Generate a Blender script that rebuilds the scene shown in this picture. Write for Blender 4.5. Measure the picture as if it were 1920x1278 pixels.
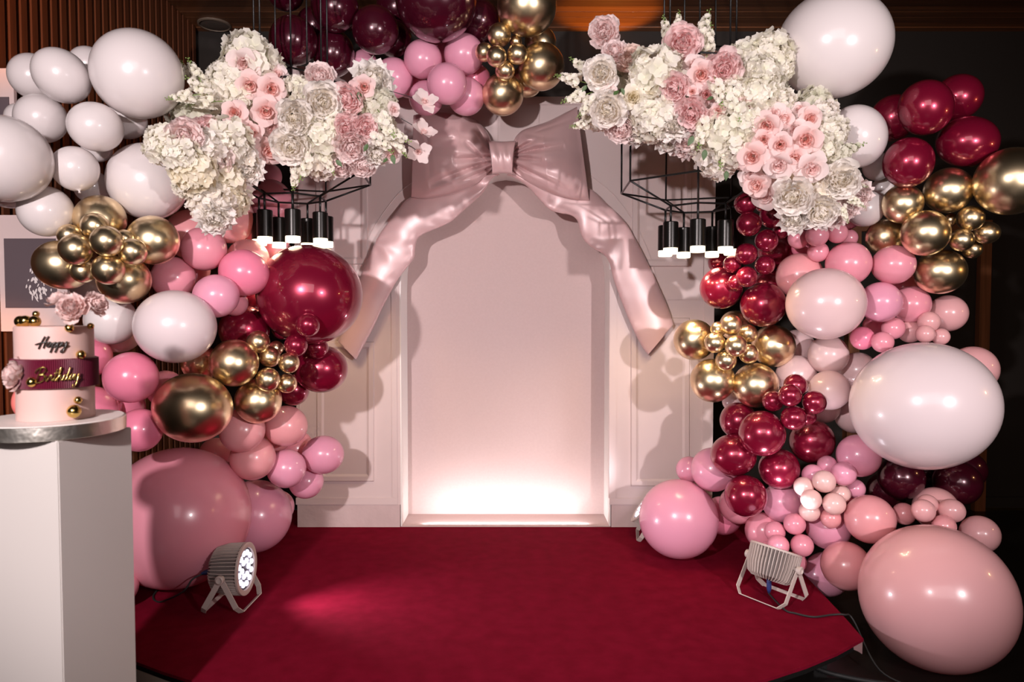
import bpy, bmesh, math, random
from mathutils import Vector, Matrix, noise
random.seed(7)
sc = bpy.context.scene
for o in list(bpy.data.objects): bpy.data.objects.remove(o)
COL = sc.collection
R = math.radians
# ------------------------------------------------------------------ camera
EYE = 1.6; FPX = 1300.0; TH = R(2.1)
cam = bpy.data.cameras.new('camera'); cam.sensor_width = 36; cam.lens = FPX/1920*36
co = bpy.data.objects.new('camera', cam); COL.objects.link(co)
co.location = (0, 0, EYE); co.rotation_euler = (R(90)-TH, 0, 0)
cam.clip_start = .05
cam.dof.use_dof = True; cam.dof.focus_distance = 4.0; cam.dof.aperture_fstop = 2.8
sc.camera = co
def at(px, py, Y):
    """point of the room on the vertical plane at distance Y that the pixel looks at"""
    u = (px-960)/FPX; v = (639-py)/FPX
    d = Vector((u, math.cos(TH)+v*math.sin(TH), -math.sin(TH)+v*math.cos(TH)))
    return d*(Y/d.y) + Vector((0, 0, EYE))
def ground(px, py, z):
    u = (px-960)/FPX; v = (639-py)/FPX
    d = Vector((u, math.cos(TH)+v*math.sin(TH), -math.sin(TH)+v*math.cos(TH)))
    return d*((z-EYE)/d.z) + Vector((0, 0, EYE))
# ------------------------------------------------------------------ view, world, lights
sc.view_settings.view_transform = 'Standard'; sc.view_settings.look = 'None'
sc.view_settings.gamma = 1; sc.view_settings.use_curve_mapping = False
sc.view_settings.exposure = 0.0
w = bpy.data.worlds.new('world'); sc.world = w; w.use_nodes = True
w.node_tree.nodes['Background'].inputs[0].default_value = (1.0, .80, .74, 1)
w.node_tree.nodes['Background'].inputs[1].default_value = 0.045
def aim(o, d): o.rotation_euler = Vector(d).to_track_quat('-Z', 'Y').to_euler()
def spot(name, loc, target, power, col, angle=70, blend=.5, size=.05):
    l = bpy.data.lights.new(name, 'SPOT'); l.energy = power; l.color = col
    l.spot_size = R(angle); l.spot_blend = blend; l.shadow_soft_size = size
    o = bpy.data.objects.new(name, l); COL.objects.link(o); o.location = loc
    aim(o, Vector(target)-Vector(loc)); return o
def point(name, loc, power, col, size=.03):
    l = bpy.data.lights.new(name, 'POINT'); l.energy = power; l.color = col; l.shadow_soft_size = size
    o = bpy.data.objects.new(name, l); COL.objects.link(o); o.location = loc; return o
def area(name, loc, target, power, col, size):
    l = bpy.data.lights.new(name, 'AREA'); l.energy = power; l.color = col; l.size = size
    o = bpy.data.objects.new(name, l); COL.objects.link(o); o.location = loc
    aim(o, Vector(target)-Vector(loc)); return o
spot('key_spot_left', (-1.25, -.6, 2.4), (-.45, 4.4, 1.8), 580, (1, .89, .90), 82, .6, .06)
spot('key_spot_right', (2.2, -.6, 2.05), (.4, 4.4, 1.75), 480, (1, .89, .90), 66, .6, .06)
area('room_fill', (0, -1.8, 3.3), (0, 4, 1.2), 55, (1, .82, .82), 2.5)
point('room_lamp', (4.4, 2.2, 2.0), 16, (1, .55, .22), .06)
spot('ceiling_wash', (.80, 5.50, 3.25), (.74, 5.36, 3.9), 45, (1, .42, .06), 70, .5, .03)
spot('slat_lamp', (-2.15, 2.5, 3.3), (-2.5, 3.45, 3.15), 45, (1, .34, .07), 50, .8, .05)
spot('slat_lamp', (-2.15, 2.6, 1.2), (-2.5, 3.45, 1.35), 30, (1, .36, .09), 45, .8, .05)
nl = area('niche_strip', (-.04, 4.575, .222), (-.04, 4.83, .36), 4.4, (1, .98, 1), 1.1); nl.data.shape = 'RECTANGLE'; nl.data.size_y = .03
# ------------------------------------------------------------------ materials
MATS = {}
def mat(name, col, rough=.5, metal=0, spec=.5, coat=0, coat_rough=.05, emit=None, estr=0, sheen=0, sss=0, trans=0):
    if name in MATS: return MATS[name]
    m = bpy.data.materials.new(name); m.use_nodes = True
    b = m.node_tree.nodes['Principled BSDF']
    b.inputs['Base Color'].default_value = (*col, 1); b.inputs['Roughness'].default_value = rough
    b.inputs['Metallic'].default_value = metal; b.inputs['Specular IOR Level'].default_value = spec
    b.inputs['Coat Weight'].default_value = coat; b.inputs['Coat Roughness'].default_value = coat_rough
    b.inputs['Sheen Weight'].default_value = sheen
    if sss:
        b.inputs['Subsurface Weight'].default_value = sss; b.inputs['Subsurface Scale'].default_value = .05
        b.inputs['Subsurface Radius'].default_value = (1, .5, .4)
    if emit: b.inputs['Emission Color'].default_value = (*emit, 1); b.inputs['Emission Strength'].default_value = estr
    MATS[name] = m; return m
def bsdf(m): return m.node_tree.nodes['Principled BSDF']
def add_noise(m, scale, c1, c2, detail=4, bump=0, bscale=None, stretch=None, dist=.01):
    nt = m.node_tree; b = bsdf(m)
    tc = nt.nodes.new('ShaderNodeTexCoord'); mp = nt.nodes.new('ShaderNodeMapping')
    nt.links.new(tc.outputs['Object'], mp.inputs[0])
    if stretch: mp.inputs['Scale'].default_value = stretch
    n = nt.nodes.new('ShaderNodeTexNoise'); n.inputs['Scale'].default_value = scale; n.inputs['Detail'].default_value = detail
    nt.links.new(mp.outputs[0], n.inputs['Vector'])
    r = nt.nodes.new('ShaderNodeValToRGB'); r.color_ramp.elements[0].position = .3; r.color_ramp.elements[1].position = .7
    r.color_ramp.elements[0].color = (*c1, 1); r.color_ramp.elements[1].color = (*c2, 1)
    nt.links.new(n.outputs['Fac'], r.inputs[0]); nt.links.new(r.outputs[0], b.inputs['Base Color'])
    if bump:
        n2 = nt.nodes.new('ShaderNodeTexNoise'); n2.inputs['Scale'].default_value = bscale or scale*3; n2.inputs['Detail'].default_value = 3
        nt.links.new(mp.outputs[0], n2.inputs['Vector'])
        bp = nt.nodes.new('ShaderNodeBump'); bp.inputs['Strength'].default_value = bump; bp.inputs['Distance'].default_value = dist
        nt.links.new(n2.outputs['Fac'], bp.inputs['Height']); nt.links.new(bp.outputs[0], b.inputs['Normal'])
    return m
def petal_mat(name, outer, inner, rough=.6):
    if name in MATS: return MATS[name]
    m = mat(name, outer, rough, spec=.25); nt = m.node_tree; b = bsdf(m)
    a = nt.nodes.new('ShaderNodeAttribute'); a.attribute_name = 'tint'
    x = nt.nodes.new('ShaderNodeMix'); x.data_type = 'RGBA'
    x.inputs[6].default_value = (*outer, 1); x.inputs[7].default_value = (*inner, 1)
    nt.links.new(a.outputs['Fac'], x.inputs[0]); nt.links.new(x.outputs[2], b.inputs['Base Color'])
    # thin petals let some light through
    tr = nt.nodes.new('ShaderNodeBsdfTranslucent'); ms = nt.nodes.new('ShaderNodeMixShader'); ms.inputs[0].default_value = .45
    nt.links.new(x.outputs[2], tr.inputs[0])
    nt.links.new(b.outputs[0], ms.inputs[1]); nt.links.new(tr.outputs[0], ms.inputs[2])
    nt.links.new(ms.outputs[0], nt.nodes['Material Output'].inputs[0])
    return m
BM = {
 'W': mat('balloon_white', (.82, .75, .74), .25, coat=.6, coat_rough=.08),
 'M': mat('balloon_pearl_white', (.83, .71, .72), .27, coat=.6, coat_rough=.08),
 'L': mat('balloon_blush', (.80, .58, .58), .26, coat=.5, coat_rough=.08),
 'S': mat('balloon_pale_peach', (.90, .60, .56), .28, coat=.4, coat_rough=.10),
 'P': mat('balloon_pink', (.84, .33, .41), .26, coat=.5, coat_rough=.08),
 'H': mat('balloon_hot_pink', (.88, .25, .38), .26, coat=.5, coat_rough=.08),
 'V': mat('balloon_lilac_pink', (.82, .36, .49), .26, coat=.5, coat_rough=.08),
 'C': mat('balloon_peach_pink', (.86, .38, .40), .26, coat=.5, coat_rough=.08),
 'D': mat('balloon_dusky_pink', (.84, .45, .46), .26, coat=.5, coat_rough=.08),
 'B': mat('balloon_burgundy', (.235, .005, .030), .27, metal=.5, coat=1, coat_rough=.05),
 'N': mat('balloon_burgundy_unlit', (.055, .003, .012), .22, metal=.3, coat=1, coat_rough=.04),  # burgundy balloons out of the beams, their shade darkened into the colour
 'G': mat('balloon_gold', (.83, .67, .42), .29, metal=1, coat=.25, coat_rough=.06),
}
for k in 'WMLSPHVCD':      # thin latex lets some light through
    nt = BM[k].node_tree; tr = nt.nodes.new('ShaderNodeBsdfTranslucent'); ms = nt.nodes.new('ShaderNodeMixShader'); ms.inputs[0].default_value = .16
    tr.inputs[0].default_value = bsdf(BM[k]).inputs['Base Color'].default_value
    nt.links.new(bsdf(BM[k]).outputs[0], ms.inputs[1]); nt.links.new(tr.outputs[0], ms.inputs[2]); nt.links.new(ms.outputs[0], nt.nodes['Material Output'].inputs[0])
M_white = mat('white_paint', (.80, .76, .73), .5)
M_wall = add_noise(mat('backdrop_paint', (.63, .51, .495), .55), 3, (.62, .50, .485), (.65, .53, .515))
M_niche = add_noise(mat('niche_pink', (.52, .385, .37), .6), 60, (.51, .375, .36), (.53, .395, .38), bump=.03)
M_kick = add_noise(mat('kick_vinyl', (.55, .43, .42), .5), 8, (.52, .40, .39), (.58, .45, .44), bump=.35, bscale=14)
M_carpet = add_noise(mat('burgundy_carpet', (.17, .004, .02), .95, spec=.03), 14, (.135, .003, .013), (.175, .0045, .019), bump=.5, bscale=420, dist=.004)
M_floor = mat('dark_tile', (.012, .010, .009), .28)
M_dark = mat('dark_wall', (.020, .015, .012), .8)
M_black = mat('black_metal', (.012, .012, .012), .38, metal=.4)
M_blackrub = mat('black_rubber', (.012, .012, .012), .6)
M_ceil = add_noise(mat('ceiling_wood', (.16, .06, .025), .30), 3, (.09, .034, .014), (.22, .085, .035), stretch=(.3, 18, 1))
nt = M_ceil.node_tree; oi = nt.nodes.new('ShaderNodeObjectInfo'); mr = nt.nodes.new('ShaderNodeMapRange'); mr.inputs[3].default_value = .35; mr.inputs[4].default_value = 1.3
hv = nt.nodes.new('ShaderNodeHueSaturation'); lk = bsdf(M_ceil).inputs['Base Color'].links[0].from_socket
nt.links.new(oi.outputs['Random'], mr.inputs[0]); nt.links.new(mr.outputs[0], hv.inputs['Value']); nt.links.new(lk, hv.inputs['Color']); nt.links.new(hv.outputs[0], bsdf(M_ceil).inputs['Base Color'])
M_slat = add_noise(mat('slat_wood', (.1, .03, .01), .5), 4, (.075, .022, .007), (.12, .034, .010), stretch=(14, 14, .5))
M_frame = add_noise(mat('door_wood', (.20, .07, .03), .5), 4, (.16, .055, .02), (.26, .09, .035), stretch=(14, 14, .5))
M_satin = mat('satin', (.62, .41, .41), .36, spec=.8, metal=.08, sheen=.2)
bsdf(M_satin).inputs['Sheen Roughness'].default_value = .3
M_gold = mat('gold_foil', (.70, .50, .16), .16, metal=1)
M_silver = add_noise(mat('silver_foil', (.82, .78, .70), .34, metal=1), 6, (.78, .73, .62), (.90, .86, .80), bump=.5, bscale=16)
M_cream = mat('fondant_pink', (.60, .40, .36), .5, sss=.1)
M_burg = mat('burgundy_ribbon', (.10, .004, .02), .4, spec=.5)
M_green = mat('leaf_green', (.05, .10, .025), .5)
M_stem = mat('stem_green', (.20, .30, .08), .55)
M_lampgrey = mat('lamp_casing', (.52, .44, .40), .45)
M_lamprec = mat('lamp_recess', (.16, .13, .12), .6)
M_blue = mat('blue_plug', (.02, .035, .14), .5)
M_lens = mat('warm_diffuser', (.9, .8, .65), .3, emit=(1, .84, .58), estr=3.2)
M_led = mat('led_lens', (.9, .85, 1), .2, emit=(.88, .82, 1), estr=2.4)
# ------------------------------------------------------------------ helpers
def link(name, me, m=None, parent=None, smooth=False):
    o = bpy.data.objects.new(name, me); COL.objects.link(o)
    if m is not None and len(me.materials) == 0: me.materials.append(m)
    if parent is not None: o.parent = parent
    if smooth: me.polygons.foreach_set('use_smooth', [True]*len(me.polygons))
    return o
def from_bm(name, bm, m, parent=None, smooth=False):
    bmesh.ops.recalc_face_normals(bm, faces=bm.faces)
    me = bpy.data.meshes.new(name); bm.to_mesh(me); bm.free()
    return link(name, me, m, parent, smooth)
def tag(o, label, cat, group=None, kind=None):
    if label: o['label'] = label
    if cat: o['category'] = cat
    if group: o['group'] = group
    if kind: o['kind'] = kind
    return o
def empty(name, loc, label, cat, group=None, rot=(0, 0, 0)):
    o = bpy.data.objects.new(name, None); COL.objects.link(o); o.empty_display_size = .1
    o.location = loc; o.rotation_euler = rot
    return tag(o, label, cat, group)
def struct(o): o['kind'] = 'structure'; return o
def bm_box(bm, lo, hi, mtx=None):
    v = [bm.verts.new((x, y, z)) for x in (lo[0], hi[0]) for y in (lo[1], hi[1]) for z in (lo[2], hi[2])]
    if mtx is not None:
        for q in v: q.co = mtx @ q.co
    for f in ((0, 1, 3, 2), (4, 6, 7, 5), (0, 4, 5, 1), (2, 3, 7, 6), (0, 2, 6, 4), (1, 5, 7, 3)):
        bm.faces.new([v[i] for i in f])
    return v
def box(name, lo, hi, m, parent=None, bevel=0):
    bm = bmesh.new(); bm_box(bm, lo, hi)
    if bevel: bmesh.ops.bevel(bm, geom=list(bm.edges), offset=bevel, segments=2, affect='EDGES')
    return from_bm(name, bm, m, parent)
def bm_tube(bm, pts, r, n=8, caps=True):
    pts = [Vector(p) for p in pts]; rings = []
    up = None
    for i, p in enumerate(pts):
        t = (pts[min(i+1, len(pts)-1)] - pts[max(i-1, 0)]).normalized()
        if up is None:
            up = Vector((0, 0, 1)) if abs(t.z) < .9 else Vector((1, 0, 0))
        a = t.cross(up).normalized(); b = a.cross(t).normalized(); up = b
        rr = r[i] if isinstance(r, (list, tuple)) else r
        rings.append([bm.verts.new(p + (a*math.cos(k*2*math.pi/n) + b*math.sin(k*2*math.pi/n))*rr) for k in range(n)])
    for A, B in zip(rings, rings[1:]):
        for k in range(n): bm.faces.new((A[k], A[(k+1) % n], B[(k+1) % n], B[k]))
    if caps: bm.faces.new(rings[0][::-1]); bm.faces.new(rings[-1])
def tube(name, pts, r, m, parent=None, n=8, smooth=True):
    bm = bmesh.new(); bm_tube(bm, pts, r, n); return from_bm(name, bm, m, parent, smooth)
def bm_lathe(bm, prof, n=32, mtx=None):
    rings = []
    for (r, z) in prof:
        if r < 1e-6: rings.append([bm.verts.new((0, 0, z))])
        else: rings.append([bm.verts.new((r*math.cos(k*2*math.pi/n), r*math.sin(k*2*math.pi/n), z)) for k in range(n)])
    if mtx is not None:
        for q in rings:
            for v in q: v.co = mtx @ v.co
    for A, B in zip(rings, rings[1:]):
        for k in range(n):
            k2 = (k+1) % n
            if len(A) == 1 and len(B) > 1: bm.faces.new((A[0], B[k2], B[k]))
            elif len(B) == 1 and len(A) > 1: bm.faces.new((A[k], A[k2], B[0]))
            elif len(A) > 1: bm.faces.new((A[k], A[k2], B[k2], B[k]))
def lathe(name, prof, m, parent=None, n=32, smooth=True, mtx=None):
    bm = bmesh.new(); bm_lathe(bm, prof, n, mtx); o = from_bm(name, bm, m, parent, smooth)
    if smooth: auto(o)
    return o
def auto(o, ang=40):
    for e in o.data.edges: pass
    bm = bmesh.new(); bm.from_mesh(o.data)
    for e in bm.edges:
        if len(e.link_faces) == 2 and e.calc_face_angle(0) > R(ang): e.smooth = False
    bm.to_mesh(o.data); bm.free()
def bm_prism(bm, poly, y0, y1):
    """polygon in x,z extruded from y0 to y1"""
    a = [bm.verts.new((x, y0, z)) for x, z in poly]; b = [bm.verts.new((x, y1, z)) for x, z in poly]
    bm.faces.new(a); bm.faces.new(b[::-1]); n = len(poly)
    for i in range(n): bm.faces.new((a[i], b[i], b[(i+1) % n], a[(i+1) % n]))
def prism(name, poly, y0, y1, m, parent=None):
    bm = bmesh.new(); bm_prism(bm, poly, y0, y1); return from_bm(name, bm, m, parent)
def basis(z, xhint=None):
    z = Vector(z).normalized()
    x = Vector(xhint) if xhint is not None else (Vector((1, 0, 0)) if abs(z.x) < .9 else Vector((0, 1, 0)))
    x = (x - z*x.dot(z)).normalized(); y = z.cross(x)
    return Matrix((x, y, z)).transposed().to_4x4()
# ------------------------------------------------------------------ room shell
YB = 5.7; ZC = 3.9; XL = -2.52; XR = 5.2
struct(box('floor', (-4, -2.4, -.1), (XR+.1, YB+.1, 0), M_floor))
struct(box('wall_back', (-4, YB, 0), (XR+.1, YB+.1, ZC), M_dark))
struct(box('wall_right', (XR, -2.4, 0), (XR+.1, YB, ZC), M_dark))
wl = struct(box('wall_left', (XL-.14, -2.4, 0), (XL-.04, YB, ZC), M_dark))
bm = bmesh.new(); bm_box(bm, (-.02, -.022, 0), (.02, .022, ZC))
first = from_bm('slat', bm, M_slat, wl)
for i in range(36):
    o = first if i == 0 else first.copy()
    if i: COL.objects.link(o)
    o.location = (XL-.02, 2.75+i*.081, 0)
ce = struct(box('ceiling', (-4, -2.4, ZC+.02), (XR+.1, YB+.1, ZC+.12), M_dark))
bm = bmesh.new(); bm_box(bm, (-2.6, -.0465, 0), (5.2, .0465, .02))
first = from_bm('plank', bm, M_ceil, ce)
for i in range(22):
    o = first if i == 0 else first.copy()
    if i: COL.objects.link(o)
    o.location = (0, 3.72+i*.093, ZC+random.uniform(-.003, .003))
bb = struct(box('baseboard_back', (2.3, YB-.02, 0), (XR, YB, .10), M_dark))
struct(box('trim_1', (2.3, YB-.025, 0.0), (XR, YB-.015, .012), M_gold))
p = at(1825, 560, YB); q = at(1845, 560, YB)
dr = empty('door_1', (3.35, YB, 0), None, None); struct(dr)
box('door_jamb', (p.x-3.35, -.08, 0), (q.x-3.35, 0, 2.28), M_frame, dr)
box('door_jamb', (-.62, -.08, 0), (-.53, 0, 2.28), M_frame, dr)
box('lintel', (-.62, -.08, 2.28), (q.x-3.35, 0, 2.37), M_frame, dr)
box('door_leaf', (-.53, -.03, 0), (p.x-3.35, 0, 2.28), M_dark, dr)
# flush round ceiling speaker
c = at(402, 45, 5.05); c = Vector((c.x*1, c.y, c.z)); k = (ZC-EYE)/(c.z-EYE); c = Vector((c.x*k, c.y*k, ZC))
sp = empty('ceiling_speaker', c, 'round grey ceiling speaker above the left flowers', 'speaker')
lathe('rim', [(.125, 0), (.125, -.012), (.112, -.016), (.108, -.008)], mat('speaker_rim', (.20, .15, .11), .6), sp, 40)
lathe('grille', [(.109, -.006), (.085, -.011), (.05, -.013), (0, -.014)], mat('speaker_grille', (.13, .10, .08), .7), sp, 40)
# framed prints by the slat wall
M_mount = mat('print_mount', (.66, .52, .50), .7); M_grey = mat('print_grey', (.105, .075, .085), .7)
M_scrib = mat('print_white', (.75, .68, .66), .7)
def print_board(px0, py0, px1, py1, Y, pic, label, scrib):
    a = at(px0, py0, Y); b = at(px1, py1, Y)
    t = empty('wall_print', (a.x, Y, b.z), label, 'picture')
    box('mount', (0, 0, 0), (b.x-a.x, .02, a.z-b.z), M_mount, t)
    g0 = at(pic[0], pic[1], Y)-Vector((a.x, Y, b.z)); g1 = at(pic[2], pic[3], Y)-Vector((a.x, Y, b.z))
    pic_o = box('picture', (g0.x, -.004, g1.z), (g1.x, 0, g0.z), M_grey, t)
    if scrib:
        bm = bmesh.new(); rr = random.Random(3)
        for i in range(46):
            th = rr.uniform(0, 6.28); rad = math.sqrt(rr.random())
            x = scrib[0]+20*rad*math.cos(th); y = scrib[1]+34*rad*math.sin(th)
            if i > 36: x += 24; y += 14
            c0 = at(x, y, Y)-Vector((a.x, Y, b.z)); w_ = rr.uniform(.003, .007); h_ = rr.uniform(.008, .02); an = rr.uniform(-.7, .7)
            vs = []
            for k in range(7):
                tt = k*6.28/7; ex = w_*math.cos(tt)*rr.uniform(.6, 1.3); ez = h_*math.sin(tt)*rr.uniform(.7, 1.2)
                vs.append(bm.verts.new((c0.x+ex*math.cos(an)-ez*math.sin(an), -.0055-i*.00003, c0.z+ex*math.sin(an)+ez*math.cos(an))))
            bm.faces.new(vs)
        o = from_bm('white_drawing', bm, M_scrib, t); o['label'] = 'white blossom drawing on the grey print'
    return t
print_board(-75, 403, 128, 621, 3.42, (8, 447, 108, 577), 'framed grey print with white blossom drawing behind the cake', (70, 530))
print_board(-190, 128, 30, 330, 3.45, (-90, 182, 19, 250), 'small framed dark print cut by left edge behind white balloons', None)
# ------------------------------------------------------------------ stage
ZS = .2
def gp(px, py): g = ground(px, py, ZS); return (g.x, g.y)
poly = [(-1.98, 4.95), (-1.98, 3.02), gp(255, 1240), gp(312, 1261), gp(370, 1279), (-.85, 2.50), (-.3, 2.36), (.3, 2.36), gp(1432, 1274), gp(1512, 1248), gp(1570, 1224), gp(1619, 1197), gp(1585, 1158), gp(1551, 1122), (1.67, 4.95)]
st = empty('stage', (-.1, 3.6, 0), 'low round-fronted stage under burgundy carpet before the arch', 'stage')
def flat(name, poly, z0, z1, m, parent, off=(0, 0, 0)):
    bm = bmesh.new(); a = [bm.verts.new((x-off[0], y-off[1], z0)) for x, y in poly]; b = [bm.verts.new((x-off[0], y-off[1], z1)) for x, y in poly]
    bm.faces.new(a[::-1]); bm.faces.new(b); n = len(poly)
    for i in range(n): bm.faces.new((a[i], a[(i+1) % n], b[(i+1) % n], b[i]))
    return from_bm(name, bm, m, parent)
O = (-.1, 3.6, 0)
c = flat('carpet', poly, ZS-.012, ZS, M_carpet, st, O); c['label'] = 'burgundy felt carpet on the stage top'
flat('deck', [(x*.997, y+.004) for x, y in poly], ZS-.035, ZS-.012, M_black, st, O)
# white fascia under the left front edge
fa = [(-1.98, 3.02), gp(255, 1240), gp(312, 1261), gp(370, 1279), (-.85, 2.50)]
bm = bmesh.new()
for (x0, y0), (x1, y1) in zip(fa, fa[1:]):
    v = [bm.verts.new((x-O[0]+dx, y-O[1]+.012, z)) for x, y, dx in ((x0, y0, 0), (x1, y1, 0)) for z in (0, ZS-.035)]
    bm.faces.new((v[0], v[2], v[3], v[1]))
o = from_bm('fascia', bm, mat('fascia_white', (.55, .50, .42), .55), st); o['label'] = 'cream fascia board under the left front edge'
m_ = o.modifiers.new('thick', 'SOLIDIFY'); m_.thickness = .012
# corner bracket and legs
g = Vector((*gp(1619, 1197), 0)); bk = mat('bracket_steel', (.42, .26, .26), .4, metal=.3)
bm = bmesh.new()
e1 = (Vector((*gp(1570, 1224), 0))-g).normalized(); n1 = Vector((-e1.y, e1.x, 0)); n1 = n1 if n1.y > 0 else -n1
f0 = g-Vector(O)+n1*.004
A = [f0+e1*a+Vector((0, 0, z)) for a, z in ((0, ZS-.013), (.075, ZS-.016), (.070, ZS-.030), (.03, ZS-.050), (0, ZS-.070))]
fa_ = [bm.verts.new(p) for p in A]; fb_ = [bm.verts.new(p+n1*.005) for p in A]
bm.faces.new(fa_); bm.faces.new(fb_[::-1])
for k in range(5): bm.faces.new((fa_[k], fb_[k], fb_[(k+1) % 5], fa_[(k+1) % 5]))
o = from_bm('corner_bracket', bm, bk, st)
from_b = [(1.40, 3.12), (1.45, 4.6), (-1.7, 3.1), (-1.7, 4.6), (.9, 2.75), (-.8, 2.7)]
for x, y in from_b: box('leg', (x-O[0]-.03, y-O[1]-.03, 0), (x-O[0]+.03, y-O[1]+.03, ZS-.035), M_black, st)
# ------------------------------------------------------------------ backdrop with arched niche
YW = 4.55; YN = 4.83; CX = at(948, 600, YW).x
def W(px, py, Y=YW): g = at(px, py, Y); return (g.x, g.z)
half = [(189, 560), (186, 500), (172, 455), (150, 420), (122, 393), (82, 365), (42, 343), (0, 329)]   # inner arch, px from the middle line
def catmull(P, n=6):
    P = [Vector(p) for p in P]; out = []
    for i in range(len(P)-1):
        p0 = P[max(i-1, 0)]; p1 = P[i]; p2 = P[i+1]; p3 = P[min(i+2, len(P)-1)]
        for k in range(n):
            t = k/n
            out.append(.5*((2*p1)+(p2-p0)*t+(2*p0-5*p1+4*p2-p3)*t*t+(3*p1-p0-3*p2+p3)*t**3))
    out.append(P[-1]); return out
hs = [(p.x, p.y) for p in catmull([(x, y, 0) for x, y in half], 4)]
ZB = .2
archR = [(W(948+x+10, y)[0], W(948, y-9)[1]) for x, y in hs]     # right side, bottom to apex
archR[-1] = (CX, archR[-1][1])
archL = [(2*CX-x, z) for x, z in archR]
zt = at(900, 181, YW).z; zlt = at(550, 124, YW).z; zk = at(650, 945.5, YW).z
xl = W(555, 700)[0]; xr = W(1337, 700)[0]
def raise_box(parent, name, px0, py0, px1, py1, d=.008, m=None):
    a = at(px0, py0, YW); b = at(px1, py1, YW)
    return box(name, (a.x-parent.location.x, YW-d-parent.location.y, b.z-parent.location.z), (b.x-parent.location.x, YW-parent.location.y, a.z-parent.location.z), m or M_wall, parent, .0025)
def moulding(parent, x0, y0, x1, y1, w=14, d=.012):
    """mitred picture-frame moulding: four trapezoid bars in one part"""
    bm = bmesh.new(); L = parent.location
    out = [(x0, y0), (x1, y0), (x1, y1), (x0, y1)]; inn = [(x0+w, y0+w), (x1-w, y0+w), (x1-w, y1-w), (x0+w, y1-w)]
    def V3(p, y): g = at(p[0], p[1], YW); return bm.verts.new((g.x-L.x, y-L.y, g.z-L.z))
    for i in range(4):
        j = (i+1) % 4
        def mid(a, b, t): return (a[0]+(b[0]-a[0])*t, a[1]+(b[1]-a[1])*t)
        A = [V3(out[i], YW), V3(mid(out[i], inn[i], .12), YW-d), V3(mid(out[i], inn[i], .7), YW-d), V3(inn[i], YW-d*.25)]
        B = [V3(out[j], YW), V3(mid(out[j], inn[j], .12), YW-d), V3(mid(out[j], inn[j], .7), YW-d), V3(inn[j], YW-d*.25)]
        for k in range(3): bm.faces.new((A[k], B[k], B[k+1], A[k+1]))
    return from_bm('moulding', bm, M_wall, parent)
def side(sgn, label):
    L = Vector((CX+sgn*.7, YW, ZB))
    t = empty('backdrop_panel', L, label, 'backdrop panel')
    arch = archR if sgn > 0 else archL
    xo = xr if sgn > 0 else xl
    zo = zlt if sgn < 0 else zt
    xs = sgn*.72+CX
    pl = [(xo, zk), (arch[0][0], zk)] + arch + [(CX, zt), (xs, zt), (xs, zo), (xo, zo)]
    pl = [(x-L.x, z-L.z) for x, z in pl]
    prism('board', pl, 0, .035, M_wall, t)
    # base block
    kx = sorted((xo-L.x-.0, arch[0][0]-L.x-sgn*-.004))
    o = box('base_block', (kx[0], -.004, 0), (kx[1], .03, zk-L.z), M_kick, t); o['label'] = 'crinkled vinyl base block'
    return t
tl = side(-1, 'left half of the pale pink moulded backdrop beside the arch')
trr = side(1, 'right half of the pale pink moulded backdrop beside the arch')
raise_box(tl, 'frame_rail', 555, 932, 746, 945.5); raise_box(tl, 'frame_stile', 733, 515, 746, 932)
raise_box(tl, 'frame_stile', 555, 130, 566, 932)
raise_box(tl, 'frame_rail', 566, 560, 690, 588)
moulding(tl, 594, 640, 702, 902); moulding(tl, 592, 200, 690, 496)
raise_box(trr, 'frame_rail', 1143, 945-12, 1335, 945.5); raise_box(trr, 'frame_stile', 1143, 505, 1155, 933)
raise_box(trr, 'frame_stile', 1322, 200, 1335, 933)
raise_box(trr, 'frame_rail', 1212, 534, 1322, 562)
moulding(trr, 1182, 595, 1293, 911); moulding(trr, 1185, 215, 1297, 500)
for px in (931, 1008): raise_box(tl if px < 948 else trr, 'frame_stile', px, 184, px+3, 330, .006)
raise_box(trr, 'frame_rail', 960, 184, 1180, 197, .008)
# raised line on each half, shaped to imitate a thin arc of shadow
for sgn, t in ((-1, tl), (1, trr)):
    bm = bmesh.new(); L = t.location
    pts = [(159, 329), (200, 362), (238, 412), (262, 458), (282, 520), (290, 600)]
    pts = [(p.x, p.y) for p in catmull([(a, b, 0) for a, b in pts], 5)]
    P3 = [Vector((at(948+sgn*a, b, YW).x-L.x, -.002, at(948, b, YW).z-L.z)) for a, b in pts]
    bm_tube(bm, P3, .003, 6); from_bm('arch_shadow_line', bm, M_wall, t, True)
# niche: white reveal, pink back panel, white floor
L = Vector((CX, YW, ZB)); nt_ = empty('arched_niche', L, 'tall pointed-arch pink niche panel with white reveal behind the bow', 'arch panel')
full = archR + archL[::-1][1:]
full = [(archR[0][0], ZB)] + full + [(archL[0][0], ZB)]
bm = bmesh.new()
a = [bm.verts.new((x-L.x, .002, z-L.z)) for x, z in full]; b = [bm.verts.new((x-L.x, YN-YW, z-L.z)) for x, z in full]
for i in range(len(full)-1): bm.faces.new((a[i], a[i+1], b[i+1], b[i]))
o = from_bm('reveal', bm, M_white, nt_); o.modifiers.new('thick', 'SOLIDIFY').thickness = .008
o['label'] = 'white reveal lining the arch'
prism('back_panel', [(x-L.x, z-L.z) for x, z in [(full[0][0]+.03, ZB)]+[(CX+(x-CX)*1.04, z+.03) for x, z in full[1:-1]]+[(full[-1][0]-.03, ZB)]], YN-YW, YN-YW+.03, M_niche, nt_)
box('niche_floor', (full[-1][0]-L.x, 0.0, 0), (full[0][0]-L.x, YN-YW, .006), M_niche, nt_)
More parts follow.
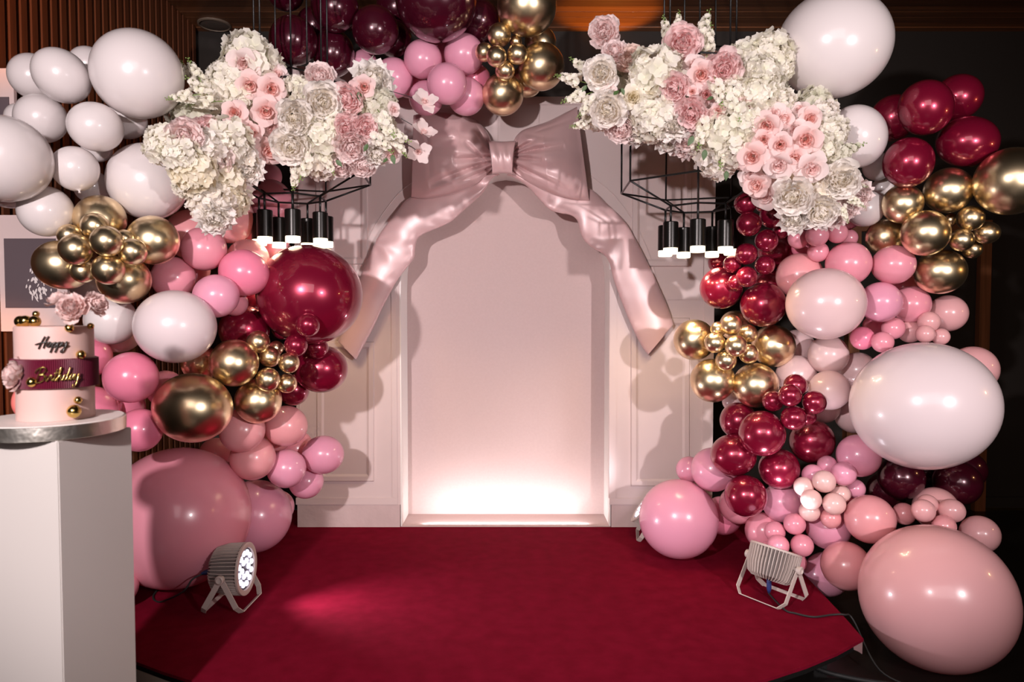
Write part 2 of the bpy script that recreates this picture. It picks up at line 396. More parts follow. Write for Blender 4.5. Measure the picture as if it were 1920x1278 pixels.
# ------------------------------------------------------------------ chandeliers
N7 = 7
def chandelier(px, ring_z, rot, label, cage):
    c = at(px, 380, 3.7); C0 = Vector((c.x, 3.7, ring_z))
    t = empty('chandelier', C0, label, 'chandelier', 'black wire chandeliers')
    def ring(r, z): return [Vector((r*math.sin(rot+k*2*math.pi/N7), -r*math.cos(rot+k*2*math.pi/N7), z)) for k in range(N7)]
    r1 = ring(.175, 0); r2 = ring(.425, .11); r3 = ring(.425, cage); r4 = ring(.19, cage+.12)
    b = .0052
    for nm, rg in (('lower_ring', r1), ('middle_ring', r2), ('upper_ring', r3), ('top_ring', r4)):
        bm = bmesh.new()
        for k in range(N7): bm_tube(bm, [rg[k], rg[(k+1) % N7]], b, 8)
        from_bm(nm, bm, M_black, t)
    for A, B in ((r1, r2), (r2, r3), (r3, r4)):
        for k in range(N7): tube('strut', [A[k], B[k]], b, M_black, t, 8)
    for k in range(N7):
        tube('hanging_rod', [r4[k], Vector((r4[k].x, r4[k].y, ZC-ring_z))], .005, M_black, t, 8)
        l0 = r1[k]; mt = Matrix.Translation(l0)
        tube('lamp_rod', [l0, l0+Vector((0, 0, -.085))], .006, M_black, t, 8)
        s = lathe('lamp_socket', [(0, -.083), (.036, -.083), (.0395, -.087), (.0395, -.217), (.0375, -.219), (.0375, -.200), (0, -.200)], mat('socket_black', (.010, .009, .008), .28, metal=.6), t, 28, mtx=mt)
        d = lathe('diffuser', [(.0355, -.20), (.0355, -.219), (.037, -.221), (.037, -.246), (.034, -.250), (0, -.250)], M_lens, s, 24, mtx=mt)
        wp = C0+l0+Vector((0, 0, -.252))
        spot('chandelier_lamp', wp, wp+Vector((0, 0, -1)), 9, (1, .72, .42), 150, .6, .034)
    return t
chandelier(1309, 2.17, R(-15), 'black wire-frame chandelier with seven cylinder lamps at right', .66)
chandelier(549, 2.22, R(17), 'black wire-frame chandelier with seven cylinder lamps at left', .50)
# ------------------------------------------------------------------ satin bow
def poly_len(P):
    L = [0]
    for a, b in zip(P, P[1:]): L.append(L[-1]+(b-a).length)
    return L
def resample(P, n):
    P = [Vector((p[0], p[1], 0)) for p in P]; P = catmull(P, 6); L = poly_len(P); out = []
    j = 0
    for i in range(n):
        s = L[-1]*i/(n-1)
        while j < len(L)-2 and L[j+1] < s: j += 1
        t = (s-L[j])/max(L[j+1]-L[j], 1e-9); out.append(P[j].lerp(P[j+1], t))
    return out
BO = at(942, 300, 4.45); bow = empty('satin_bow', BO, 'giant dusty pink satin bow with two hanging tails on the arch', 'bow')
def sheet(name, A, B, nu, nv, depth, thick, closed=True):
    """surface between two pixel curves A (v=0) and B (v=1); depth(u,v,px,py) gives distance from the camera"""
    A = resample(A, nu); B = resample(B, nu); vs = []; fs = []
    for i in range(nu):
        for j in range(nv):
            u = i/(nu-1); v = j/(nv-1); p = A[i].lerp(B[i], v)
            vs.append(at(p.x, p.y, depth(u, v, p.x, p.y))-BO)
    for i in range(nu-1):
        for j in range(nv-1): fs.append((i*nv+j, i*nv+j+1, (i+1)*nv+j+1, (i+1)*nv+j))
    n0 = len(vs)
    for i in range(nu):
        for j in range(nv):
            u = i/(nu-1); v = j/(nv-1); p = A[i].lerp(B[i], v)
            vs.append(at(p.x, p.y, depth(u, v, p.x, p.y)+thick*(.08+math.sin(math.pi*v)**.6*math.sin(math.pi*min(1, max(0, u*.98+.01)))**.5))-BO)
    for i in range(nu-1):
        for j in range(nv-1): fs.append((n0+i*nv+j, n0+(i+1)*nv+j, n0+(i+1)*nv+j+1, n0+i*nv+j+1))
    rim = [(i, 0) for i in range(nu)] + [(nu-1, j) for j in range(1, nv)] + [(i, nv-1) for i in range(nu-2, -1, -1)] + [(0, j) for j in range(nv-2, 0, -1)]
    for k in range(len(rim)):
        a = rim[k][0]*nv+rim[k][1]; b = rim[(k+1) % len(rim)][0]*nv+rim[(k+1) % len(rim)][1]
        fs.append((a, b, n0+b, n0+a))
    me = bpy.data.meshes.new(name); me.from_pydata(vs, [], fs); me.update()
    bm = bmesh.new(); bm.from_mesh(me); bmesh.ops.recalc_face_normals(bm, faces=bm.faces); bm.to_mesh(me); bm.free()
    o = link(name, me, M_satin, bow, True); auto(o, 75); return o
def fold(px, py, seed, sc_=.02):
    return noise.noise(Vector((px*sc_, py*sc_, seed)))
def ridge(x): return 1-2*abs(((x) % 1)-.5)      # sharp creases
def creases(L, px, py):
    """valleys (amp > 0) and ridges (amp < 0) that start at a point and fan out along a direction"""
    d = 0
    for (x, y, ax, ay, ln, amp, wid) in L:
        k = math.hypot(ax, ay); ax /= k; ay /= k
        s = (px-x)*ax+(py-y)*ay; t = -(px-x)*ay+(py-y)*ax
        if s < -6 or s > ln: continue
        t += 3*math.sin(s*.05+x)
        f = min(1, (s+6)/12)*(1-max(0, s)/ln)**.8
        d += amp*f*math.exp(-(t/(1.3*wid*(1+1.8*max(0, s)/ln)))**2)
    return d
def valleys(L, px, py):
    """crisp folds: (x, y, direction, length, depth, half width at the start, at the end, bend)"""
    d = 0
    for (x, y, ax, ay, ln, amp, w0, w1, bend) in L:
        k = math.hypot(ax, ay); ax /= k; ay /= k
        s = (px-x)*ax+(py-y)*ay
        if s < -14 or s > ln: continue
        q = max(0, s)/ln; t = abs(-(px-x)*ay+(py-y)*ax - bend*q*q*ln)
        w = (w0+(w1-w0)*q)*(.55 if amp > 0 else 1)
        if t < w: d += amp*min(1, (s+14)/12)*(1-q)**.6*((1-t/w)**1.3 if amp > 0 else (.5+.5*math.cos(math.pi*t/w)))
    return d
CR_L = [(926, 294, -1, .05, 78, .075, 9, 22, 0), (904, 296, -.75, -.72, 46, .045, 8, 14, 0), (926, 284, -.62, -.78, 66, .060, 8, 20, .1), (926, 303, -1, .20, 128, .055, 8, 24, -.16), (926, 311, -1, .46, 84, .045, 7, 18, 0), (924, 317, -.8, .72, 60, .03, 6, 14, 0),
        (880, 286, -1, -.20, 90, -.022, 16, 26, 0), (846, 250, -1, .30, 60, -.02, 14, 20, .2), (880, 335, -1, .22, 90, -.02, 14, 20, -.1), (905, 256, -.5, -1, 40, -.02, 10, 14, 0), (795, 225, .2, 1, 110, .008, 12, 18, .1)]
CR_R = [(960, 294, 1, .08, 56, .070, 9, 16, 0), (960, 287, .78, -.55, 52, .060, 8, 14, .1), (960, 291, 1, -.30, 100, .050, 8, 22, .1), (960, 303, .55, .85, 46, .045, 7, 14, 0), (960, 305, 1, .50, 118, .045, 8, 22, 0), (962, 280, .3, -1, 36, .03, 7, 10, 0),
        (990, 262, 1, .35, 66, -.022, 12, 18, -.2), (1000, 296, 1, .05, 90, -.020, 16, 26, 0), (1000, 322, 1, .42, 90, -.02, 14, 20, 0), (1015, 243, 1, -.35, 70, .012, 8, 14, 0), (1088, 205, .12, 1, 170, -.008, 12, 16, 0)]
def loop_depth(cx, cy, sgn, L, seed):
    def f(u, v, px, py):
        env = math.sin(math.pi*v)**.42*(.25+.75*min(1, u*2.0))*(1-.60*max(0, (u-.5)/.5)**1.8)
        d = 4.46 - .175*env
        d += valleys(L, px, py)*min(1, min(v, 1-v)*8)
        d += .004*fold(px, py, seed+3, .03)*min(1, u*4)
        return min(d, 4.52)
    return f
ltop = [(922, 272), (920, 262), (913, 246), (894, 227), (864, 214), (830, 210), (798, 211), (775, 216)]
lbot = [(922, 318), (915, 325), (896, 342), (870, 356), (840, 366), (803, 373), (785, 372), (771, 370)]
rtop = [(963, 272), (966, 258), (980, 244), (1005, 235), (1030, 226), (1060, 211), (1082, 200)]
rbot = [(963, 320), (972, 330), (995, 345), (1022, 358), (1050, 369), (1078, 376), (1105, 377)]
sheet('loop', lbot, ltop, 120, 90, loop_depth(930, 296, -1, CR_L, 1.0), .12)
o2 = sheet('loop', rbot, rtop, 120, 90, loop_depth(956, 294, 1, CR_R, 2.0), .12)
CT_L = [(706, 452, 1, .30, 70, .016, 5), (706, 450, 1, -.08, 60, .012, 4), (700, 462, .75, .9, 60, .014, 5), (704, 456, 1, .12, 80, -.012, 5), (781, 456, -1, .25, 60, .012, 5), (777, 480, -1, .05, 45, .010, 5), (846, 414, -.6, -.8, 60, .012, 5), (824, 426, -.7, -.7, 60, .012, 5), (932, 332, -1, .55, 150, .030, 6), (930, 336, -.8, .72, 130, -.022, 7), (900, 335, -1, .25, 110, .02, 6), (744, 527, -.9, -.5, 60, .008, 6)]
CT_R = [(1170, 413, -.85, .55, 90, .018, 5), (1170, 411, -1, .18, 80, .014, 5), (1172, 418, -.35, 1, 70, .014, 5), (1171, 415, -.6, .8, 100, -.012, 6), (1096, 450, .9, .35, 60, .012, 5), (1113, 466, .8, -.2, 55, .010, 5), (958, 332, 1, .62, 120, .030, 6), (965, 335, 1, .40, 120, -.022, 7), (1027, 390, .6, -.8, 50, .014, 5), (1046, 399, .75, -.66, 50, .012, 5), (1132, 477, .95, .3, 60, .008, 6), (1179, 599, .9, -.4, 60, .005, 8), (1215, 500, -.7, .7, 60, .005, 8)]
def tail_depth(L, seed, y0):
    def f(u, v, px, py):
        d = y0 - .040*math.sin(math.pi*v)**.4
        d += .65*creases(L, px, py)*(.35+.65*min(1, min(v, 1-v)*6))
        d += .003*fold(px, py, seed+8, .03)
        e = max(0, 1-min(v, 1-v)*8)
        d += .002*e*math.sin(u*190+seed)          # puckers along the seams
        return d
    return f
lo = [(925, 318), (880, 335), (800, 352), (765, 372), (744, 396), (714, 435), (697, 468), (680, 506), (664, 556), (648, 602), (634, 641)]
li = [(938, 328), (923, 334), (904, 363), (870, 394), (845, 416), (824, 426), (790, 441), (780, 456), (777, 481), (769, 494), (744, 527), (718, 576), (697, 620), (668, 674)]
ro = [(960, 318), (1000, 335), (1070, 350), (1107, 354), (1136, 380), (1170, 413), (1191, 447), (1217, 498), (1246, 561), (1263, 608)]
ri = [(950, 328), (963, 333), (989, 350), (1027, 390), (1048, 399), (1069, 403), (1082, 413), (1088, 435), (1096, 451), (1113, 466), (1132, 477), (1143, 494), (1153, 532), (1179, 599), (1200, 643), (1215, 665)]
sheet('tail', li, lo, 150, 40, tail_depth(CT_L, 1.0, 4.49), .03)
sheet('tail', ro, ri, 150, 40, tail_depth(CT_R, 2.0, 4.49), .03)
# knot: a wrapped band
def knot():
    nu, nv = 16, 26; vs = []; fs = []
    for i in range(nu):
        for j in range(nv):
            v = j/nv*2*math.pi
            u = i/(nu-1)*2-1
            wdt = .074*(1-.10*math.cos(v*1.0)**2)
            x = u*wdt; pinch = 1-.10*(1-abs(u))**.7
            y = -.075*math.cos(v)*pinch - .010*math.cos(v)*math.sin(u*7+math.sin(v)*2)*.5
            z = .098*math.sin(v)*(1+.05*u*u)
            vs.append((x+.012*u*math.sin(v), y-.075, z))
    for i in range(nu-1):
        for j in range(nv): fs.append((i*nv+j, i*nv+(j+1) % nv, (i+1)*nv+(j+1) % nv, (i+1)*nv+j))
    fs.append(tuple(range(nv))[::-1]); fs.append(tuple((nu-1)*nv+j for j in range(nv)))
    me = bpy.data.meshes.new('knot'); me.from_pydata(vs, [], fs); me.update()
    o = link('knot', me, M_satin, bow, True); auto(o, 60); return o
knot()
# ------------------------------------------------------------------ stage lamps
def yoke(parent, name, a, piv, spread, drop, half):
    """U-shaped flat bracket from the pivots on the axis a, swung by the angle spread"""
    h = Vector((-a.y, a.x, 0)); bm = bmesh.new()
    dirv = (h*math.sin(spread) - Vector((0, 0, 1))*math.cos(spread))
    Ln = drop/math.cos(spread); e = .035
    P = [a*half, a*half+dirv*(Ln-e), a*(half-.03)+dirv*Ln, -a*(half-.03)+dirv*Ln, -a*half+dirv*(Ln-e), -a*half]
    wdir = dirv.cross(a).normalized(); w = .013
    nrm = []
    for i in range(len(P)):
        tdir = (P[min(i+1, 5)]-P[max(i-1, 0)]).normalized(); nrm.append(tdir.cross(wdir).normalized())
    rings = []
    for p, n in zip(P, nrm): rings.append([bm.verts.new(piv+p+wdir*sx*w+n*sy*.002) for sx, sy in ((1, 1), (-1, 1), (-1, -1), (1, -1))])
    for A, B in zip(rings, rings[1:]):
        for k in range(4): bm.faces.new((A[k], A[(k+1) % 4], B[(k+1) % 4], B[k]))
    bm.faces.new(rings[0][::-1]); bm.faces.new(rings[-1])
    return from_bm(name, bm, M_lampgrey, parent)
def par(loc, n, a, label, sp1, sp2, plug, power):
    a = Vector(a).normalized(); n = Vector(n).normalized(); a = (a-n*a.dot(n)).normalized()
    loc = Vector(loc); base = Vector((loc.x, loc.y, ZS))
    t = empty('stage_lamp', base, label, 'stage light', 'white LED stage lamps on the carpet')
    piv = Vector((0, 0, loc.z-ZS)); mt = Matrix.Translation(piv) @ basis(n, a)
    lathe('casing', [(0, -.085), (.075, -.085), (.098, -.07), (.108, -.02), (.110, .045), (.113, .050), (.113, .062), (.100, .062), (.098, .052), (0, .052)], M_lamprec, t, 40, mtx=mt)
    bm = bmesh.new()
    for k in range(44):
        an = k*2*math.pi/44; m2 = mt @ Matrix.Rotation(an, 4, 'Z')
        pr = [(.060, -.090), (.085, -.088), (.108, -.072), (.121, -.02), (.124, .055), (.124, .064), (.108, .064), (.100, .0)]
        A = [bm.verts.new(m2 @ Vector((x, -.0017, z))) for x, z in pr]; B = [bm.verts.new(m2 @ Vector((x, .0017, z))) for x, z in pr]
        bm.faces.new(A); bm.faces.new(B[::-1])
        for i in range(8): bm.faces.new((A[i], B[i], B[(i+1) % 8], A[(i+1) % 8]))
    f = from_bm('cooling_fins', bm, M_lampgrey, t); f['kind'] = 'stuff'
    lathe('rim', [(.112, .058), (.1245, .060), (.1245, .069), (.112, .071), (.100, .068), (.099, .060)], M_lampgrey, t, 44, mtx=mt)
    lathe('face', [(.100, .056), (0, .056)], mat('led_face', (.05, .05, .06), .4), t, 40, mtx=mt)
    bm0 = bmesh.new(); bm_lathe(bm0, [(.0135, 0), (.0135, .006), (.009, .010), (0, .011)], 14)
    le = None
    for (num, rr, off) in ((6, .038, 0), (12, .076, .13)):
        for k in range(num):
            an = k*2*math.pi/num+off
            if le is None: o = le = from_bm('led_lens', bm0, M_led, t, True)
            else: o = le.copy(); COL.objects.link(o)
            o.matrix_local = mt @ Matrix.Translation((rr*math.cos(an), rr*math.sin(an), .057))
    hgt = loc.z-ZS
    yoke(t, 'bracket', a, piv, sp1, hgt-.002, .140); yoke(t, 'bracket', a, piv, sp2, hgt-.002, .137)
    for s in (-1, 1):
        mk = Matrix.Translation(piv+a*s*.118) @ basis(a*s)
        lathe('knob', [(0, 0), (.010, 0), (.010, .018), (.020, .019), (.021, .036), (.014, .040), (.012, .034), (0, .033)], M_lampgrey, t, 20, mtx=mk)
    if plug:
        mk = Matrix.Translation(piv) @ basis(-n)
        pt = plug
        o = tube('plug', [piv-n*.08+pt*0, piv-n*.08+pt*.02, piv-n*.08+pt*.055, piv-n*.08+pt*.075], [.011, .0125, .012, .006], M_blue, t, 12); o['label'] = 'blue power plug'
    spot('lamp_beam', loc+n*.075, loc+n+Vector((0, 0, -.05)), power, (.97, .93, 1), 88, 1, .07)
    return t
LP = at(437, 1070, 3.33); par((LP.x, 3.33, .37), (.985, -.02, .02), (0, 1, 0), 'white LED stage lamp facing right before the huge pink balloon', R(30), R(-27), Vector((-.75, -.6, -.1)), 75)
par((1.30, 3.41, .375), (.31, .21, .93), (.56, -.83, 0), 'white LED stage lamp tilted up at right on the carpet', R(27), R(-33), Vector((0, 0, -1)), 18)
par((.885, 4.35, .36), (-.75, .12, .55), (.16, .98, 0), 'white LED stage lamp half hidden behind large lilac pink balloon', R(28), R(-28), Vector((.6, 0, -.3)), 22)
# cables
def cable(label, pts, r=.0045, name='cable'):
    P = catmull(pts, 8); o = tube(name, [p-P[0] for p in P], r, M_blackrub, None, 8); o.location = P[0]
    return tag(o, label, 'cable')
q = Vector((LP.x, 3.33, .37))
cable('black cable from the left stage lamp behind the pink balloon', [q+Vector((-.132, -.045, -.010)), q+Vector((-.165, -.075, -.025)), q+Vector((-.20, -.10, -.075)), ground(300, 1128, ZS+.006), ground(287, 1118, ZS+.006), ground(300, 1100, ZS+.006)])
q = Vector((1.30, 3.41, .375))-Vector((.31, .21, .93))*.08
cable('black cable from right stage lamp across the stage edge', [q+Vector((0, 0, -.075)), q+Vector((.005, -.01, -.085)), ground(1472, 1143, ZS+.006), ground(1490, 1149, ZS+.006), ground(1525, 1156, ZS+.006), ground(1560, 1152, ZS+.006), ground(1583, 1152, ZS+.008), ground(1600, 1162, ZS-.02), Vector((1.62, 3.0, .04)), Vector((1.75, 2.9, .006))])
cable('thick grey and black cable under the right stage corner', [ground(1520, 1247, .03), ground(1545, 1258, .02), ground(1575, 1266, .012), ground(1620, 1275, .012), ground(1690, 1285, .012)], .011)
# ------------------------------------------------------------------ plinth and cake
PZ = 1.24
pc = Vector((-1.39, 2.14, 0))
pt = empty('plinth', pc, 'tall square white plinth under the birthday cake', 'plinth')
bm = bmesh.new(); PA = Vector((-1.302, 1.975)); PB = Vector((-1.229, 2.229)); e = PB-PA; n_ = Vector((-e.y, e.x))
hx = [(p.x-pc.x, p.y-pc.y) for p in (PA, PB, PB+n_, PA+n_)]
a = [bm.verts.new((x, y, 0)) for x, y in hx]; b = [bm.verts.new((x, y, PZ)) for x, y in hx]
bm.faces.new(a[::-1]); bm.faces.new(b)
for i in range(4): bm.faces.new((a[i], a[(i+1) % 4], b[(i+1) % 4], b[i]))
bmesh.ops.bevel(bm, geom=list(bm.edges), offset=.003, segments=2, affect='EDGES')
pme = from_bm('body', bm, mat('plinth_white', (.56, .52, .49), .45), pt)
cc = Vector((-1.424, 2.14, PZ)); KS = 1.109
bd = empty('cake_board', cc, 'round white cake board with silver foil rim on the plinth', 'cake board'); bd.scale = (KS, KS, KS)
lathe('board', [(0, .004), (.176, .004), (.178, .006), (.178, .036), (.174, .040), (0, .040)], mat('board_white', (.78, .70, .66), .4), bd, 64)
lathe('foil_rim', [(.1785, .001), (.1800, .002), (.1800, .037), (.1785, .038)], M_silver, bd, 64)
ck = empty('birthday_cake', cc+Vector((0.012, 0, .045)), 'three-layer pink and burgundy birthday cake with gold balls', 'cake'); ck.scale = (KS, KS, KS)
CR = .0935
lathe('bottom_tier', [(0, 0), (CR, 0), (CR, .092), (CR-.003, .094), (0, .094)], M_cream, ck, 64)
bm = bmesh.new(); nr = 130
ringz = [(0.088, 0), (.089, 1), (.166, 1), (.168, 0)]
rings = []
for z, f in ringz:
    rings.append([bm.verts.new(((CR+.006+f*(.003+.0018*(k % 2)))*math.cos(k*math.pi/nr), (CR+.006+f*(.003+.0018*(k % 2)))*math.sin(k*math.pi/nr), z)) for k in range(2*nr)])
for P_, Q_ in zip(rings, rings[1:]):
    for k in range(2*nr): bm.faces.new((P_[k], P_[(k+1) % (2*nr)], Q_[(k+1) % (2*nr)], Q_[k]))
bm.faces.new(rings[0][::-1]); bm.faces.new(rings[-1])
o = from_bm('middle_band', bm, M_burg, ck); o['label'] = 'ribbed burgundy middle band'
lathe('top_tier', [(0, .160), (CR+.001, .160), (CR+.001, .252), (CR-.002, .255), (0, .255)], M_cream, ck, 64)
# lettering in script strokes wrapped on the front of the cake
H_ = [[(.05, -.25), (.3, .7), (.62, 1.75), (.75, 2.1)], [(1.35, 2.15), (1.1, 1.2), (.95, .3), (.9, -.15)], [(-.7, .55), (-.2, .75), (.5, .95), (1.2, 1.0), (1.5, .9)],
 [(2.1, .8), (1.75, 1.0), (1.45, .55), (1.55, .08), (1.85, .25), (2.1, .9), (2.05, .3), (2.25, .08), (2.5, .9), (2.4, 0), (2.2, -1.0)],
 [(2.4, .2), (2.65, .85), (2.95, .8), (2.9, .25), (2.6, .05), (2.45, .2)],
 [(2.9, .15), (3.3, .9), (3.2, 0), (3.0, -1.0)], [(3.2, .2), (3.45, .85), (3.75, .8), (3.7, .25), (3.4, .05), (3.25, .2)],
 [(3.7, .2), (4.05, .95), (4.0, .35), (4.2, .1), (4.5, .4), (4.75, 1.0), (4.65, .1), (4.45, -.8), (4.1, -1.05), (4.0, -.75), (4.5, -.25), (5.1, .3)]]
B_ = [[(.35, 2.0), (.2, 1.0), (.0, -.05)], [(-.45, 1.3), (-.1, 1.9), (.7, 2.15), (1.1, 1.75), (.8, 1.25), (.25, 1.05), (.9, 1.0), (1.15, .55), (.8, .05), (.1, -.1), (-.5, .15), (-.35, .45)],
 [(1.4, .9), (1.35, .3), (1.5, .08), (1.75, .4)], [(1.48, 1.35), (1.52, 1.4)], [(1.75, .4), (1.95, .95), (2.05, .8), (2.2, .85), (2.15, .3), (2.35, .08), (2.6, .5)],
 [(2.85, 1.8), (2.7, .8), (2.65, .2), (2.85, .1), (3.05, .4)], [(2.4, 1.15), (3.4, 1.3)], [(3.05, .4), (3.4, 1.7), (3.3, 2.0), (3.15, 1.4), (3.1, .0)], [(3.1, .35), (3.4, .9), (3.6, .75), (3.55, .2), (3.75, .1), (4.0, .5)],
 [(4.5, .85), (4.2, .95), (3.95, .45), (4.15, .08), (4.45, .4), (4.75, 2.0), (4.6, .9), (4.6, .2), (4.8, .1), (5.0, .5)],
 [(5.5, .85), (5.2, .95), (4.95, .45), (5.1, .08), (5.4, .4), (5.55, .9), (5.5, .25), (5.7, .1)],
 [(5.75, .9), (5.75, .35), (5.95, .1), (6.2, .4), (6.4, 1.0), (6.3, .1), (6.1, -.8), (5.75, -1.05), (5.65, -.75), (6.1, -.3), (6.7, .3)]]
def lettering(strokes, x0, z0, s, sz, rad, th, m, ang0, nm, label, slope=.02):
    bm = bmesh.new()
    for st_ in strokes:
        P = catmull([(x, y, 0) for x, y in st_], 5); P3 = []
        for p in P:
            x = x0+(p.x+p.y*.22)*s; z = z0+p.y*sz+x*slope; an = ang0+x/rad
            P3.append(Vector((rad*math.sin(an), -rad*math.cos(an), z)))
        bm_tube(bm, P3, th, 6)
    o = from_bm(nm, bm, m, ck, True); o['label'] = label; return o
af = math.atan2(0-ck.location.x, ck.location.y)      # the front turned to the photographer
lettering(H_, -.040, .200, .0132, .0140, CR+.006, .0017, mat('black_acrylic', (.012, .008, .006), .25), af+.02, 'lettering', 'black script word Happy')
lettering(B_, -.050, .110, .0152, .0180, CR+.016, .0016, M_gold, af+.05, 'lettering', 'gold script word Birthday')
def ball(x, y, z, r):
    o = lathe('gold_ball', [(0, -r)]+[(r*math.cos(t), r*math.sin(t)) for t in [(-80+i*16)*math.pi/180 for i in range(11)]]+[(0, r)], M_gold, ck, 24); o.location = (x, y, z); return o
def onside(px, py, rad, r):
    Y = 2.0
    for it in range(4):
        d = at(px, py, Y); x = max(-rad, min(rad, (d.x-ck.location.x)/KS)); z = (d.z-ck.location.z)/KS
        y = -math.sqrt(max(rad*rad-x*x, 0)); Y = ck.location.y+y*KS
    return (x, y, z, r)
for (px, py, r) in ((168, 663, .0125), (60, 716, .0135), (166, 746, .0105), (165, 765, .018), (157, 614, .0115), (170, 611, .009)): ball(*onside(px, py, CR+r*.8, r))
for (x, y, z, r) in ((-.062, -.045, .268, .0155), (-.040, -.058, .269, .0155), (-.012, -.062, .268, .0155), (-.03, -.03, .288, .009)): ball(x, y, z, r)
# ------------------------------------------------------------------ flowers
FR = random.Random(11)
def add_petal(V, F, T, mtx, ln, wd, cup, curl, ruf, nl=4, nw=4, t0=1.0, t1=0.0, tip=.0, rg=None):
    """one cupped petal growing along +y from the origin, its inside facing +z"""
    rg = rg or FR; s = rg.uniform(0, 50); b = len(V)
    for i in range(nl+1):
        u = i/nl
        wv = wd*(math.sin(math.pi*min(u*.62+.10, 1))**.8)*(1-.25*max(0, u-.8)/.2)
        for j in range(nw+1):
            v = j/nw*2-1
            y = ln*u*(1-tip*v*v*u) ; x = wv*v
            z = cup*ln*(u*u*.55) + cup*wd*.9*v*v*u - curl*ln*max(0, u-.55)**2*3.2
            z += ruf*ln*noise.noise(Vector((v*2.2+s, u*2.6, s)))*u
            x += ruf*wd*.8*noise.noise(Vector((u*3, v*2+s, s+9)))*u
            V.append(mtx @ Vector((x, y, z))); T.append(t0+(t1-t0)*min(1, u*1.15))
    for i in range(nl):
        for j in range(nw):
            a = b+i*(nw+1)+j; F.append((a, a+1, a+nw+2, a+nw+1))
def mesh_of(name, V, F, T, m):
    me = bpy.data.meshes.new(name); me.from_pydata([tuple(v) for v in V], [], F); me.update()
    at_ = me.attributes.new('tint', 'FLOAT', 'POINT'); at_.data.foreach_set('value', T)
    me.materials.append(m); me.polygons.foreach_set('use_smooth', [True]*len(me.polygons)); return me
def pm(ang, tilt, rad=0, z=0):
    """place a petal: turned about the flower axis, tilted up from flat, its root off the axis"""
    return Matrix.Rotation(ang, 4, 'Z') @ Matrix.Translation((0, rad, z)) @ Matrix.Rotation(tilt, 4, 'X')
def peony_heart(name, m, seed, ruf=.42):
    """a full dome of small frilled petals, open at the middle"""
    rg = random.Random(seed); V, F, T = [], [], []
    for (n, th, ln, wd, tilt, t0, t1) in ((9, 1.38, .50, .27, .42, .35, .0), (10, 1.12, .48, .25, .75, .4, .03), (10, .86, .44, .23, 1.05, .5, .08), (9, .62, .40, .21, 1.30, .65, .15), (8, .40, .34, .18, 1.50, .8, .3), (6, .20, .28, .14, 1.62, 1, .6), (5, .05, .22, .09, 1.55, 1, 1)):
        off = rg.uniform(0, 6)
        for k in range(n):
            a = off+k*6.283/n+rg.uniform(-.2, .2); q = rg.uniform(-.09, .09)
            r0 = .50*math.sin(th+q); z0 = .40*math.cos(th+q)-.02
            add_petal(V, F, T, pm(a, tilt+rg.uniform(-.22, .22), r0*.72, z0), ln*rg.uniform(.85, 1.15), wd*rg.uniform(.9, 1.2), .45, .10, ruf, 4, 5, t0, t1, rg=rg)
    return mesh_of(name, V, F, T, m)
def petal_mesh(name, m, seed, ln, wd, cup, curl, ruf, t0=.35, t1=0, tip=0, nl=5, nw=5):
    rg = random.Random(seed); V, F, T = [], [], []
    add_petal(V, F, T, Matrix.Identity(4), ln, wd, cup, curl, ruf, nl, nw, t0, t1, tip, rg)
    return mesh_of(name, V, F, T, m)
def rose_heart(name, m, seed):
    """a tight spiral bud wrapped by a few rolled petals"""
    rg = random.Random(seed); V, F, T = [], [], []
    nu = 46; b = 0                                  # spiral sheet
    for i in range(nu+1):
        u = i/nu; an = u*4.2*math.pi; r = .03+.20*u**.9; top = .52-.10*u+.015*math.sin(an*3)
        for j in range(4):
            w = j/3; rr = r*(.55+.55*w-.12*max(0, w-.7)/.3); V.append(Vector((rr*math.cos(an), rr*math.sin(an), top*w))); T.append(max(0, 1-.55*u-.15*w))
    for i in range(nu):
        for j in range(3): a = i*4+j; F.append((a, a+4, a+5, a+1))
    for (n, rad, z, tilt, ln, wd, cup, t0, t1) in ((4, .15, .0, 1.28, .50, .30, .6, .7, .35), (5, .18, -.01, 1.05, .52, .34, .5, .55, .15)):
        off = rg.uniform(0, 6)
        for k in range(n): add_petal(V, F, T, pm(off+k*6.283/n, tilt+rg.uniform(-.08, .08), rad, z), ln, wd, cup, .35, .10, 5, 6, t0, t1, rg=rg)
    return mesh_of(name, V, F, T, m)
def floret(V, F, T, mtx, s, rg, n=4, t=0.0):
    for k in range(n):
        add_petal(V, F, T, mtx @ pm(k*6.283/n+rg.uniform(-.15, .15), rg.uniform(.15, .5), .03*s), s*rg.uniform(.85, 1.1), s*.60, .25, .25, .35, 2, 3, min(1, t+.35), t, rg=rg)
def hydrangea(name, m, seed, n=62, s=.27):
    rg = random.Random(seed); V, F, T = [], [], []
    for i in range(n):
        z = 1-1.45*(i+.5)/n; r = math.sqrt(max(0, 1-z*z)); ph = i*2.39996+rg.uniform(-.2, .2)
        d = Vector((r*math.cos(ph), r*math.sin(ph), z)); k = rg.uniform(.74, 1.04)
        floret(V, F, T, Matrix.Translation(Vector((d.x, d.y, d.z*.72))*k*.88) @ basis((d + Vector((rg.uniform(-.3, .3), rg.uniform(-.3, .3), rg.uniform(-.3, .3)))).normalized()), s*rg.uniform(.85, 1.25), rg, 4, rg.choice((0, 0, 0, .1, .35)))
    return mesh_of(name, V, F, T, m)
def sprig_florets(name, m, seed, n=20):
    rg = random.Random(seed); V, F, T = [], [], []
    for i in range(n):
        u = i/n; ph = i*2.4; rr = .30*(1-u*.75)+.03
        c = Vector((rr*math.cos(ph), rr*math.sin(ph), u*1.25-.3))
        d = Vector((math.cos(ph), math.sin(ph), .35))
        floret(V, F, T, Matrix.Translation(c) @ basis(d), .27*(1-u*.4), rg, 5, rg.choice((0, .1, .3)))
    return mesh_of(name, V, F, T, m)
